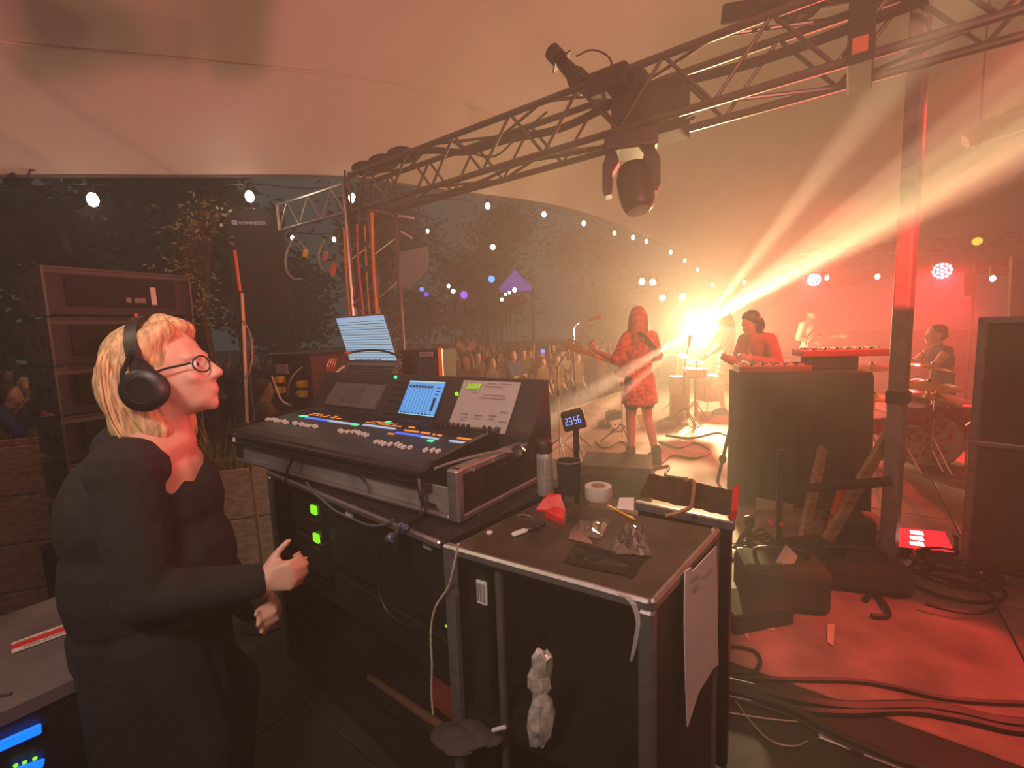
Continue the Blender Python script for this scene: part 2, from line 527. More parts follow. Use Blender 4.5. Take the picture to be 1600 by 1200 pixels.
# ladder truss
la, lb = lvl(536, 287, 3.19), lvl(433, 321, 3.19)
dl = (lb - la).normalized()
lt = thing('ladder_truss', 'pale flat ladder truss that runs left from the corner tower', 'truss', la + V((0, 0, -.32)))
L_ = (lb - la).length
for z in (0, -.31): rod('chord', la + V((0, 0, z)), lb + V((0, 0, z)), .018, M_alu, lt, 8)
rod('end_post', la, la + V((0, 0, -.31)), .018, M_alu, lt); rod('end_post', lb, lb + V((0, 0, -.31)), .018, M_alu, lt)
nb = 6
for i in range(nb):
    a = la + dl * (L_ * i / nb) + V((0, 0, 0 if i % 2 else -.31)); b = la + dl * (L_ * (i + 1) / nb) + V((0, 0, -.31 if i % 2 else 0))
    rod('brace', a, b, .009, M_alu, lt)
pp = lvl(541, 560, .0); q0 = la + V((.02, -.05, -.31))
bm = B(); tube(bm, [q0, V((q0.x, q0.y, 0))], .017, 8)
solo('upright_pole', bm, M_alu, 'thin pale upright pole left of the truss tower carrying the ladder truss', 'pole', True)
# added cables whose colours stand in for stage light on the tower chords
def cable(label, pts, r, m=None, name='cable', cat='cable', group=None, k=6, n=6):
    bm = B(); tube(bm, spline(pts, k), r, n)
    return solo(name, bm, m or M_rubber, label, cat, True, group)
M_ycab = mat('yellow_lit_cable', (.8, .42, .02), .45, var=.1)
M_rcab = mat('red_cable', (.7, .04, .03), .45, var=.1)
M_ocab = mat('orange_lit_cable', (.85, .25, .03), .45, var=.1)
tf = Fr(TO + TD * -.63 + ND * -.04 + V((0, 0, -2.89)), TD, ND)
cable('yellow cable added as stage light down the left chord of the truss tower', [tf.p(-.03, -.03, 2.7), tf.p(-.02, -.05, 2.2), tf.p(-.04, -.03, 1.7), tf.p(.01, -.06, 1.35), tf.p(.0, -.04, .8), tf.p(.02, -.05, .02)], .014, M_ycab)
cable('red cable added as stage light down the middle of the truss tower', [tf.p(.17, .0, 2.75), tf.p(.18, -.03, 2.3), tf.p(.20, -.03, 1.8), tf.p(.22, -.02, 1.0), tf.p(.22, -.02, .02)], .013, M_rcab)
cable('orange cable added as stage light down the right chord of the truss tower', [tf.p(.43, .0, 2.8), tf.p(.43, -.03, 2.2), tf.p(.44, -.03, 1.5), tf.p(.45, -.04, .9), tf.p(.46, -.04, .02)], .016, M_ocab)
cable('thin yellow cable added as stage light between the middle chords of the tower', [tf.p(.27, .02, 2.7), tf.p(.27, .0, 2.0), tf.p(.30, -.01, 1.4), tf.p(.31, 0, .7), tf.p(.31, 0, .02)], .009, M_ycab)
cable('black cable bundle lashed along the top of the truss beam', [BT.p(-.3, .15, .46), BT.p(.1, .1, .46), BT.p(.5, .2, .43), BT.p(.9, .25, .33), BT.p(1.4, .22, .3), BT.p(2.0, .16, .22), BT.p(2.6, .2, .30), BT.p(3.4, .2, .25), BT.p(4.2, .2, .28)], .033)
cable('slack black cable inside the lower half of the truss beam', [BT.p(.2, .28, .05), BT.p(.7, .22, -.0), BT.p(1.1, .25, .03), BT.p(1.6, .2, .06), BT.p(2.2, .26, .03), BT.p(3, .25, .05)], .016)
cable('thin black cable that sags between the braces of the truss beam', [BT.p(.9, .02, .38), BT.p(1.15, .01, .2), BT.p(1.4, .05, .12), BT.p(1.6, .12, .25), BT.p(1.9, .1, .35)], .009)
cable('cable looped around the corner of the truss beam', [BT.p(-.6, -.05, .42), BT.p(-.56, -.09, .2), BT.p(-.5, -.08, -.1), BT.p(-.44, -.06, -.16), BT.p(-.4, -.03, .0), BT.p(-.42, .1, .44)], .012, M_dark)
bm = B()
for s in (-.5, -.2, .1):
    ball(bm, BT.p(s, .16, .47), .14, 1.2, .9, .55, 10, 6)
solo('tarpaulin_bundle', bm, M_matte, 'dark bundled cloth on top of the truss corner', 'cloth', True)

# moving head below the truss
c = at(986, 290, 3.32)
vx = V((.97, -.25, 0)); vy = V((.25, .97, 0))
fr = Fr(c, vx, vy)
mh = thing('moving_head_light', 'black moving head stage light that hangs below the truss beam', 'stage light', c + V((0, 0, -.2)))
zt = 2.86 - c.z
bm = B(); box(bm, (-.18, -.14, zt - .13), (.18, .14, zt), fr, .02); bs = obj('base', bm, M_black, mh)
for s in (-1, 1):
    bm = B(); cyl(bm, fr.p(s * .11, 0, zt - .01), fr.p(s * .11, 0, zt + .06), .025, n=8); obj('clamp', bm, M_dark, bs)
for s in (-1, 1):
    prof = [(.10, zt - .12), (.165, zt - .13), (.198, zt - .2), (.2, -.02), (.18, -.07), (.135, -.06), (.128, .0), (.13, zt - .26), (.08, zt - .19)]
    bm = B(); slab(bm, [fr.p(s * a, -.06, b) for a, b in prof], vy, .12); obj('yoke_arm', bm, M_black, mh)
bm = B()
skin(bm, [ring(bm, fr.p(0, 0, -.0) + V((0.02, -.03, 0)) + V(d) * k, d, r, 16) for d, prof in [((.1, -.25, -.95), [(-.15, .05), (-.13, .1), (-.05, .125), (.06, .125), (.14, .115), (.19, .1), (.2, .085)])] for k, r in prof])
obj('lamp_head', bm, M_black, mh, True)
bm = B(); cyl(bm, fr.p(.02, -.05, -.01) + V((.1, -.25, -.95)) * .19, fr.p(.02, -.05, -.01) + V((.1, -.25, -.95)) * .205, .08, n=16); obj('lens', bm, mat('dark_lens', (.02, .02, .03), .1), mh)
# small profile light on the truss top
p0, p1 = at(862, 80, 3.55), at(918, 140, 3.45)
ax = (p1 - p0).normalized()
pl = thing('profile_spotlight', 'small black spotlight clamped on top of the truss beam, tilted up', 'stage light', p1)
bm = B(); skin(bm, [ring(bm, p0 + ax * k, ax, r, 12) for k, r in ((0, .062), (.10, .062), (.105, .045), (.17, .05), (.26, .055), (.3, .075), (.42, .08), (.45, .04))]); obj('body', bm, M_black, pl, True)
bm = B(); box(bm, (-.075, -.07, .12), (.075, .07, .135), Fr(p0, V((0, 1, 0)).cross(ax), (0, 1, 0), ax), .003); obj('gel_frame', bm, M_dark, pl)
bm = B(); tube(bm, [p1 - ax * .1 + V((0, -.09, 0)), p1 + V((.06, -.09, -.05)), BT.p(2.45, .1, .4)], .02, 6); tube(bm, [p1 - ax * .1 + V((0, .09, 0)), p1 + V((.06, .09, -.05)), BT.p(2.45, .1, .4)], .02, 6); obj('yoke', bm, M_black, pl)
bm = B(); box(bm, (2.3, -.04, .28), (2.62, .12, .44), BT, .02); obj('clamp', bm, M_black, pl)
cable('thin black cable that arches from the small spotlight to the truss', [at(900, 88, 3.5), at(925, 78, 3.45), at(950, 88, 3.42), at(959, 110, 3.4)], .007)
bm = B(); box(bm, (2.45, .08, -.06), (2.95, .34, .28), BT, .02); box(bm, (2.5, .1, .2), (2.7, .3, .42), BT, .02)
solo('dimmer_box', bm, M_matte, 'black box strapped inside the truss beam above the moving head', 'box')
bm = B()
a, b = at(1128, 24, 2.95), at(1345, -14, 2.72)
ax = (b - a).normalized(); skin(bm, [ring(bm, a + ax * k, ax, r, 12) for k, r in ((0, .05), (.01, .057), (.5, .06), (.95, .057))])
solo('rolled_cloth', bm, M_matte, 'rolled black cloth that lies on the truss beam at the top', 'cloth', True)
bm = B(); box(bm, (3.86, -.05, -.04), (3.98, .36, .44), BT, .01)
solo('wide_strap', bm, M_matte, 'wide black strap wrapped round the right part of the truss beam', 'strap')
bm = B(); box(bm, (3.88, -.07, .0), (3.95, -.055, .08), BT, .004)
solo('warning_plate', bm, mat('faded_orange', (.45, .14, .06), .6), 'small orange plate on the strap round the truss beam', 'plate')
bm = B()
for k, z, r in ((3.6, .46, .11), (3.85, .5, .13), (4.15, .5, .12), (4.5, .48, .13), (4.9, .5, .13)): ball(bm, BT.p(k, .16, z), r, 1.3, 1, .7, 10, 6)
solo('cable_heap', bm, M_matte, 'dark heap of coiled cables on the truss beam at the upper right', 'cable')

# the pole on the right and the deck rail it carries
pb = lvl(1388, 868, 0)
bm = B(); box(bm, (-.042, -.042, 0), (.042, .042, 5.6), fz(pb, 30), .012)
pole = thing('tent_pole', 'tall square pole on the right of the stage, lit red in its upper half', 'pole', pb)
obj('post', bm, mat('pole_paint', (.30, .27, .25), .5, var=.2), pole)
bm = B(); box(bm, (-.14, -.14, 0), (.14, .14, .02), fz(pb, 30), .004); obj('base_plate', bm, M_dark, pole)
bm = B(); box(bm, (-.05, -.05, .98), (.05, .05, 1.06), fz(pb, 30), .008); obj('collar', bm, M_dark, pole)
bm = B(); tube(bm, [at(1392, 752, 2.7), at(1240, 765, 3.1)], .03, 8)
solo('cross_bar', bm, M_matte, 'dark level bar that reaches left from the tall square pole', 'bar', True)

# unseen lattice added to throw shadow bands on the canopy at the upper left
WASH = V((1.6, -1.5, 1.6))
def sh(x, y, k=.2):
    h = CBVH.ray_cast(EYE, ray(x, y).normalized())[0]
    return WASH + (h - WASH) * k
tl = thing('shadow_lattice', None, None, sh(85, 60)); tl['kind'] = 'structure'
sd_ = (sh(380, 60) - sh(85, 60)).normalized()
for x0, x1 in ((85, 92), (372, 392)):
    a, b = sh(x1 if x1 < 200 else 372, 117), sh(x0 if x1 < 200 else 392, -120); ax = (b - a).normalized(); nn = sd_.cross(ax).normalized()
    bm = B(); box(bm, (-.05, -.01, 0), (.05, .01, (b - a).length), Fr(a, sd_, nn, ax), .002); obj('upright', bm, M_dark, tl)
for a, b in (((150, 7), (325, 66)), ((150, 44), (350, 26)), ((143, 52), (304, 101)), ((140, 93), (318, 80)), ((150, -40), (330, -5))):
    rod('brace', sh(*a), sh(*b), .011, M_dark, tl)
# ---------------------------------------------------------------- mixing desk on its flight case
class FrK(Fr):
    def __init__(s, o, x, y, k, z0=0):
        s.o, s.x, s.y, s.z, s.k, s.z0 = V(o), V(x).normalized(), V(y).normalized(), V((0, 0, 1)), k, z0
    def p(s, a, b, c=0): return s.o + (s.x * a + s.y * b + s.z * (c - s.z0)) * s.k
K = .75
ZC, ZT = 1.08, .9225
c0, c1 = lvl(657, 728, ZC), lvl(385, 674, ZC)
CU = (c1 - c0).normalized(); CV = V((-CU.y, CU.x, 0)); CV = CV if CV.x > 0 else -CV
CF = FrK(c0, CU, CV, K, .94)          # u along the front to the left, v to the back, z in units of the desk
tn, tl, tb = lvl(1017, 938, ZT), lvl(703, 852, ZT), lvl(1120, 825, ZT)
TF = FrK(tn, tl - tn, tb - tn, K, .73)
TW, TDp = (tl - tn).length / K, (tb - tn).length / K

def led(name, col, s): return glow(name, col, s)
M_screen = glow('desk_screen', (.10, .42, .95), .9)
M_lap = glow('laptop_screen', (.42, .62, .80), .75)
M_line = mat('screen_line', (.02, .05, .12), .5, var=0)
M_green = glow('green_led', (.05, .9, .3), 1.6)
M_blue = glow('blue_display', (.08, .16, .9), 1.1)
M_pale = glow('pale_display', (.55, .62, .85), .8)
M_amber = glow('amber_button', (1, .27, .03), 1.0)
M_lime = glow('lime_display', (.30, .95, .02), 1.0)
M_desk = mat('desk_surface', (.022, .022, .024), .42, var=.2)
M_shiny = mat('desk_edge', (.012, .012, .014), .14, coat=.4, var=0)
M_cap = mat('fader_cap', (.75, .74, .72), .35, var=0)
M_knob = mat('knob_rubber', (.02, .02, .022), .45, var=0)

md = thing('mixing_desk', 'large digital mixing desk with fader rows and a sloping screen panel', 'mixing desk', CF.p(.7, .3, .73))
A, Z0 = -.2, 1.70
bm = B()
prof = [(.03, .83), (-.02, .86), (-.03, .90), (-.005, .935), (.04, .947), (.53, 1.0), (.68, 1.245), (.70, 1.245), (.72, .88), (.62, .80)]
rs = []
for u in (A + .19, Z0):
    rs.append([bm.verts.new(CF.p(u, v, z)) for v, z in prof])
skin(bm, rs); bmesh.ops.recalc_face_normals(bm, faces=bm.faces)
obj('chassis', bm, M_desk, md)
# right wing of the bridge (wider than the fader plane) and side cheeks
bm = B()
for u0, u1 in ((A - .03, A + .19),):
    rs = [[bm.verts.new(CF.p(u, v, z)) for v, z in ((.50, .86), (.50, .98), (.53, 1.0), (.68, 1.245), (.70, 1.245), (.72, .88))] for u in (u0, u1)]
    skin(bm, rs)
bmesh.ops.recalc_face_normals(bm, faces=bm.faces)
obj('bridge_end', bm, M_desk, md)
for nm, u0, u1 in (('side_cheek', -.045, -.012), ('side_cheek', Z0, Z0 + .03)):
    bm = B(); rs = [[bm.verts.new(CF.p(u, v, z)) for v, z in ((.05, .80), (-.035, .86), (-.035, .91), (.03, .955), (.53, 1.012), (.66, .99), (.66, .80))] for u in (u0, u1)]
    skin(bm, rs); bmesh.ops.recalc_face_normals(bm, faces=bm.faces); obj(nm, bm, M_shiny, md)
bm = B(); tube(bm, [CF.p(u, -.028, .912) for u in (-.04, .5, 1.0, Z0 + .03)], .012, 8); obj('front_rail', bm, M_shiny, md, True)
bm = B(); tube(bm, [CF.p(u, -.02, .868) for u in (-.04, .5, 1.0, Z0 + .03)], .010, 8); obj('front_rail', bm, M_shiny, md, True)
def fp(u, v, h=0): return CF.p(u, v, .94 + .115 * v - .001 + h)      # on the fader plane
BN = (CU.cross(CV * .15 + V((0, 0, .245)))).normalized()
if BN.dot(CV) > 0: BN = -BN
def bp(u, t, h=0): return CF.p(u, .53 + .15 * t, 1.0 + .245 * t) + BN * h   # on the bridge
fF = Fr(fp(0, 0), CU, CV + V((0, 0, .115)), CU.cross(CV + V((0, 0, .115))))
if fF.z.z < 0: fF.z = -fF.z
def fbox(bm, u0, u1, v0, v1, h0, h1, bev=0): box(bm, (u0 * K, v0 * K * 1.0066, h0), (u1 * K, v1 * K * 1.0066, h1), fF, bev)
# fader strips: slots, caps, displays, buttons
sl = B(); caps = []
banks = [(1.66, -.0365, 16, .195, .33), (.86, -.036, 8, .20, .345), (.46, -.036, 8, .135, .30), (.105, -.036, 3, .145, .30)]
rnd = random.Random(3)
cm = None
for u0, du, n, v0, vd in banks:
    for i in range(n):
        u = u0 + du * i - (.02 if i >= 8 else 0)
        fbox(sl, u - .0025, u + .0025, v0 - .06, v0 + .10, .0004, .0012)
        if cm is None:
            bm = B(); box(bm, (-.0055, -.011, 0), (.0055, .011, .013), W0, .002); o = obj('fader_cap', bm, M_cap, None); o.parent = md; cm = o.data
        else:
            o = bpy.data.objects.new('fader_cap', cm); o.parent = md; C.objects.link(o)
        p = fp(u, v0 + rnd.choice([0, 0, 0, 0, .012, -.01])) + fF.z * .002 - base_of(md)
        o.matrix_basis = Matrix(((fF.x.x, fF.y.x, fF.z.x, p.x), (fF.x.y, fF.y.y, fF.z.y, p.y), (fF.x.z, fF.y.z, fF.z.z, p.z), (0, 0, 0, 1)))
sp(obj('fader_slots', sl, M_black, md), kind='stuff')
def strip(u0, u1, v, w, m, name='channel_display'):
    bm = B(); fbox(bm, u0, u1, v, v + w, .001, .004, .0); obj(name, bm, m, md)
strip(1.52, 1.44, .335, .022, M_green); strip(1.43, 1.18, .320, .022, M_blue); strip(1.17, .92, .318, .022, M_pale); strip(.915, .87, .316, .024, M_green)
strip(.84, .56, .335, .020, M_pale); strip(.74, .70, .42, .02, M_green)
strip(.50, .30, .290, .018, M_blue); strip(.295, .18, .285, .018, M_pale); strip(.215, .18, .25, .018, M_green); strip(.10, .0, .285, .018, M_pale)
bu = B()
for u0, u1, v in ((1.47, 1.12, .375), (1.47, 1.2, .402), (.86, .56, .375), (.86, .6, .40), (.50, .30, .34), (.26, .2, .335), (.09, .0, .335), (.50, .46, .39), (.53, .49, .265)):
    u = u0
    while u > u1:
        if rnd.random() < .85: fbox(bu, u - .011, u, v, v + .012, .001, .005)
        u -= .0165
sp(obj('lit_buttons', bu, M_amber, md), kind='stuff')
bu = B()
for v in (.365, .39, .415, .44, .465):
    u = 1.64
    while u > -.0:
        fbox(bu, u - .011, u, v + .006, v + .017, .0008, .004)
        u -= .0185
sp(obj('dark_buttons', bu, M_knob, md), kind='stuff')
kn = B()
for i in range(9): cyl(kn, fp(.40 - .034 * i, .47), fp(.40 - .034 * i, .47) + fF.z * .022, .0085, .0065, 8)
for i in range(2): cyl(kn, fp(.02 - .036 * i, .47), fp(.02 - .036 * i, .47) + fF.z * .024, .0085, .0065, 8)
for i in range(6):
    for j in range(6):
        u, t = .88 - .0215 * i + .0, .06 + .15 * j
        cyl(kn, bp(u, t), bp(u, t, .012), .0058, .0048, 8)
sp(obj('rotary_knobs', kn, M_knob, md), kind='stuff')
bm = B(); ball(bm, bp(.905, .93, .004), .008); obj('round_button', bm, M_green, md)
bm = B(); ball(bm, bp(.335, .62, .004), .009); obj('round_button', bm, M_lime, md)
# the touch screen
def bquad(bm, u0, u1, t0, t1, h0, h1): 
    slab(bm, [bp(u0, t0, h0), bp(u1, t0, h0), bp(u1, t1, h0), bp(u0, t1, h0)], BN, h1 - h0)
bm = B(); bquad(bm, .765, .435, .04, .90, 0, .004); obj('screen_bezel', bm, M_black, md)
bm = B(); bquad(bm, .752, .45, .09, .86, .004, .006); scr = obj('touch_screen', bm, M_screen, md)
bm = B()
for k in range(9):
    u = .74 - .026 * k; bquad(bm, u, u - .0022, .13, .80, .006, .0066)
for k in range(8):
    u = .735 - .026 * k; bquad(bm, u, u - .016, .70, .76, .006, .0068)
for k in range(9): bquad(bm, .735 - .03 * k, .735 - .03 * k - .014, .11, .135, .006, .0068)
bquad(bm, .50, .478, .2, .5, .006, .0068)
for k in range(3): bquad(bm, .50, .47, .56 + .07 * k, .585 + .07 * k, .006, .0068)
sp(obj('screen_graphics', bm, M_line, scr), kind='stuff')
bm = B(); bquad(bm, .752, .45, .83, .86, .006, .0066); bquad(bm, .752, .45, .09, .105, .006, .0066); obj('screen_bar', bm, glow('screen_bar', (.5, .8, .75), .8), scr)
# the logo plate on the front rail's left end
bm = B(); tube(bm, [CF.p(1.60 + .012 * math.cos(a), -.052, .89 + .015 * math.sin(a)) for a in [i * .6 - .8 for i in range(9)]], .003, 5); obj('ring_emblem', bm, M_white, md)
# sheet of paper leaning on the bridge
bm = B(); n = 6
g = [[bm.verts.new(bp(.315 - .40 * i / n - .1 * (1 - j / n) * 0, .93 - 1.02 * j / n, .004 + .006 * (1 + math.sin(i * 1.1)) * (j / n) ** 2)) for i in range(n + 1)] for j in range(n + 1)]
for j in range(n):
    for i in range(n): bm.faces.new((g[j][i], g[j][i + 1], g[j + 1][i + 1], g[j + 1][i]))
bmesh.ops.solidify(bm, geom=bm.faces[:], thickness=.0006)
ps = thing('paper_sheet', 'printed sheet of paper leaning on the screen panel of the mixing desk', 'paper', bp(.1, .0))
obj('sheet', bm, M_paper, ps, True)
M_ink = mat('grey_ink', (.25, .23, .23), .8, var=0)
bm = B()
for k, (u, t, ln) in enumerate([(.10, .86, .05), (.08, .80, .12), (.0, .86, .07), (.2, .66, .04), (.06, .62, .14), (.06, .56, .17), (.22, .2, .05), (.12, .2, .05), (.03, .22, .05), (-.04, .3, .05), (.22, .13, .06), (.12, .13, .04), (.03, .15, .04), (.22, .07, .04), (-.05, .12, .05)]):
    bquad(bm, u + ln / 2, u - ln / 2, t, t + .014, .0125, .0131)
sp(obj('printed_lines', bm, M_ink, ps), kind='stuff')
bm = B()
for k in range(7): bquad(bm, .262 - .0135 * k, .262 - .0135 * k - .009, .72 + (k % 3) * .01, .85 - (k % 2) * .02, .0128, .0136)
sp(obj('highlighted_bars', bm, mat('highlighter', (.35, .85, .05), .6, var=0, emit=(.35, .9, .03), es=.25), ps), kind='stuff')

# gooseneck lamp on the desk's right end
bm = B(); tube(bm, spline([CF.p(-.06, .02, .93), CF.p(-.13, .12, .955), CF.p(-.20, .26, .965), CF.p(-.25, .33, .955), CF.p(-.26, .36, .93)], 5), .005, 6); 
gn = thing('desk_handle', 'thin bent rod with a round end at the right end of the mixing desk', 'rod', CF.p(-.06, .02, .93)); obj('rod', bm, M_alu, gn, True)
bm = B(); lathe(bm, [(.015, -.01), (.026, 0), (.026, .02), (.018, .026)], CF.p(-.27, .36, .94), (-.5, -.6, .5), 14); obj('round_end', bm, M_black, gn, True)

# tray of the opened flight case below the desk
tr = thing('flight_case_tray', 'open silver flight case tray that carries the mixing desk', 'flight case', CF.p(.6, .3, .734))
M_tray = mat('silver_tray', (.50, .48, .46), .35, .6, var=.25, scale=9)
bm = B(); box(bm, (-.16, .02, .735), (1.66, .03, .86), CF, .003); obj('front_panel', bm, M_tray, tr)
bm = B(); box(bm, (-.16, -.012, .733), (1.68, .024, .752), CF, .004); obj('edge_strip', bm, M_alu, tr)
bm = B(); box(bm, (-.16, .02, .733), (1.66, .72, .745), CF); obj('bottom', bm, M_lam, tr)
bm = B(); box(bm, (1.66, .0, .733), (1.70, .72, .88), CF, .004); obj('side_panel', bm, M_lam, tr)
bm = B(); box(bm, (-.205, .0, .733), (-.165, .72, .945), CF, .004); rp = obj('side_panel', bm, M_lam, tr)
bm = B(); box(bm, (-.225, -.02, .733), (-.165, .025, .955), CF, .006); obj('corner_post', bm, M_alu, rp)
bm = B(); box(bm, (-.222, .0, .925), (-.16, .72, .955), CF, .004); box(bm, (-.222, .0, .733), (-.205, .72, .76), CF, .004); obj('edge_strip', bm, M_alu, rp)
bm = B(); box(bm, (-.214, .2, .79), (-.204, .48, .90), CF, .003); obj('handle_plate', bm, M_dark, rp)
for k in range(5):
    bm = B(); cyl(bm, CF.p(-.212, .08 + .15 * k, .935), CF.p(-.23, .08 + .15 * k, .935), .006, n=8); obj('rivet', bm, M_chrome, rp)
bm = B(); box(bm, (-.09, -.016, .775), (-.04, -.008, .79), CF); obj('label_plate', bm, M_black, tr)

# the laptop on the bridge
HN = CU.cross(CV * .21 + V((0, 0, .26))).normalized()
if HN.dot(CV) > 0: HN = -HN
def lp(u, t, h=0): return CF.p(u, .54 + .225 * t, 1.03 + .275 * t) + HN * h
def lquad(bm, u0, u1, t0, t1, h0, h1): slab(bm, [lp(u0, t0, h0), lp(u1, t0, h0), lp(u1, t1, h0), lp(u0, t1, h0)], HN, h1 - h0)
lap = thing('laptop', 'open black laptop with a bright list on its screen, resting on the mixing desk', 'laptop', lp(1.2, 0))
M_lapb = mat('laptop_shell', (.11, .11, .11), .4, .2, var=.08)
bm = B(); lquad(bm, 1.515, .97, 0, 1, .0, .014); obj('keyboard_base', bm, M_lapb, lap)
bm = B()
for r in range(6):
    for c in range(15):
        u = 1.49 - .034 * c; t = .50 + .073 * r
        lquad(bm, u, u - .029, t, t + .055, .014, .0155)
sp(obj('keys', bm, M_black, lap), kind='stuff')
bm = B(); lquad(bm, 1.36, 1.15, .06, .42, .014, .0148); obj('touchpad', bm, mat('touchpad', (.07, .065, .06), .3, var=0), lap)
bm = B(); lquad(bm, 1.515, .97, -.012, .0, .0, .012); obj('front_edge', bm, M_alu, lap)
SU = (CV * -.10 + V((0, 0, .33))); SN = CU.cross(SU).normalized()
if SN.dot(CV) > 0: SN = -SN
def sc_(u, t, h=0): return CF.p(u, .772 - .095 * t, 1.312 + .325 * t) + SN * h
def squad(bm, u0, u1, t0, t1, h0, h1): slab(bm, [sc_(u0, t0, h0), sc_(u1, t0, h0), sc_(u1, t1, h0), sc_(u0, t1, h0)], SN, h1 - h0)
bm = B(); squad(bm, 1.53, .99, 0, 1.02, -.008, 0); lid = obj('lid', bm, M_lapb, lap)
bm = B(); squad(bm, 1.52, 1.0, .06, 1.0, 0, .001); obj('display', bm, M_lap, lid)
bm = B()
for k in range(15):
    t = .12 + .055 * k
    squad(bm, 1.515, 1.005, t, t + .014 if k % 2 else t + .009, .001, .0014)
for k in range(10): squad(bm, 1.45 - .03 * k, 1.43 - .03 * k, .065, .09, .001, .0014)
sp(obj('list_lines', bm, mat('list_line', (.02, .03, .05), .5, var=0, emit=(.05, .09, .12), es=.5), lid), kind='stuff')
bm = B(); squad(bm, 1.515, 1.005, .95, 1.0, .001, .0015); obj('title_bar', bm, glow('title_bar', (.45, .6, .95), .7), lid)
for u in (1.42, 1.08):
    bm = B(); cyl(bm, CF.p(u - .03, .772, 1.312), CF.p(u + .03, .772, 1.312), .008, n=8); obj('hinge', bm, M_black, lap)
cable('black cable with an orange plug hanging across the laptop screen', [sc_(1.42, .27, .02), sc_(1.30, .30, .02), sc_(1.15, .32, .025), sc_(1.02, .26, .02), sc_(.93, .1, -.0)], .006)
bm = B(); tube(bm, [sc_(1.50, .25, .02), sc_(1.425, .27, .02)], .009, 8); solo('cable_plug', bm, M_orange, 'small orange plug in front of the laptop screen', 'plug', True)

# ---------------------------------------------------------------- the two cases that serve as tables
def case_mats(): return M_lam
# table 1 (under the desk)
t1a, t1b = lvl(702, 850, ZT), lvl(420, 735, ZT)
E1 = (t1b - t1a); L1 = E1.length / K
n1 = V((-E1.y, E1.x, 0)); n1 = n1 if n1.x > 0 else -n1
F1 = FrK(t1a, E1, n1, K, .73)
zf = .73 - ZT / K                    # the floor in these units
rk = thing('rack_case', 'long black rack case with aluminium edges below the mixing desk', 'flight case', F1.p(L1 / 2, .4, zf))
bm = B(); box(bm, (0.035, .0, .70), (L1 + .03, .84, .727), F1, .003); obj('top_panel', bm, M_lam, rk)
bm = B(); box(bm, (.04, -.018, .700), (L1, .004, .733), F1, .006); obj('edge_profile', bm, M_alu, rk)
bm = B(); box(bm, (.045, .79, zf + .06), (L1, .81, .70), F1); obj('back_panel', bm, M_lam, rk)
bm = B(); box(bm, (L1, .0, zf + .06), (L1 + .03, .84, .70), F1); obj('side_panel', bm, M_lam, rk)
bm = B(); box(bm, (L1 - .04, -.016, zf + .06), (L1, .01, .70), F1, .005); obj('corner_post', bm, M_alu, rk)
bm = B(); box(bm, (.045, .0, zf + .05), (L1, .82, zf + .08), F1); obj('bottom_panel', bm, M_lam, rk)
bm = B(); box(bm, (.05, .1, .02), (L1 - .05, .78, .05), F1); obj('shelf', bm, M_lam, rk)
for u in (.1, L1 - .1):
    for v in (.1, .72):
        bm = B(); cyl(bm, F1.p(u - .015, v, zf + .05 * 1), F1.p(u + .015, v, zf + .05), .032, n=12); obj('caster', bm, M_rubber, rk)
def rack_unit(label, u0, u1, z0, z1, dv=.03):
    t = thing('rack_unit', label, 'rack unit', F1.p((u0 + u1) / 2, .3, z0))
    bm = B(); box(bm, (u0, dv, z0), (u1, .70, z1), F1, .003); obj('housing', bm, M_black, t)
    return t
def lcd(t, px, py, wd, ht, m, dv=.028):
    p = onpl(px, py, F1.p(0, dv), n1.normalized()); q = (p - F1.o)
    u, z = q.dot(F1.x) / K, q.z / K + .73
    bm = B(); box(bm, (u - wd / 2, dv - .012, z - ht / 2), (u + wd / 2, dv, z + ht / 2), F1); return obj('lit_display', bm, m, t), u, z
g1 = rack_unit('upper rack unit with a small green display below the mixing desk', 1.06, 1.40, .44, .63)
_, u_, z_ = lcd(g1, 492, 796, .055, .045, M_lime)
for k in (-.03, 0, .03):
    bm = B(); cyl(bm, F1.p(u_ + k, .028, z_ - .06), F1.p(u_ + k, .012, z_ - .06), .006, n=8); obj('knob', bm, M_knob, g1)
g2 = rack_unit('lower rack unit with a small green display below the mixing desk', 1.06, 1.40, .22, .41)
_, u_, z_ = lcd(g2, 496, 840, .055, .045, M_lime)
for k in (-.03, 0, .03):
    bm = B(); cyl(bm, F1.p(u_ + k, .028, z_ - .06), F1.p(u_ + k, .012, z_ - .06), .006, n=8); obj('knob', bm, M_knob, g2)
g3 = rack_unit('wide black rack unit with white stickers between the green displays and the table corner', .1, 1.02, .32, .66, .05)
for px, py, a, b in ((547, 800, .05, .05), (670, 845, .05, .06), (688, 845, .04, .045)):
    o, _, _ = lcd(g3, px, py, a, b, M_white, .05); o.name = 'sticker'
g4 = rack_unit('black rack unit with three tiny green lights low in the case', .1, 1.02, .08, .26, .06)
for k in range(3):
    o, _, _ = lcd(g4, 700 + 4 * k, 976 + 2 * k, .008, .008, M_lime, .06); o.name = 'indicator_light'
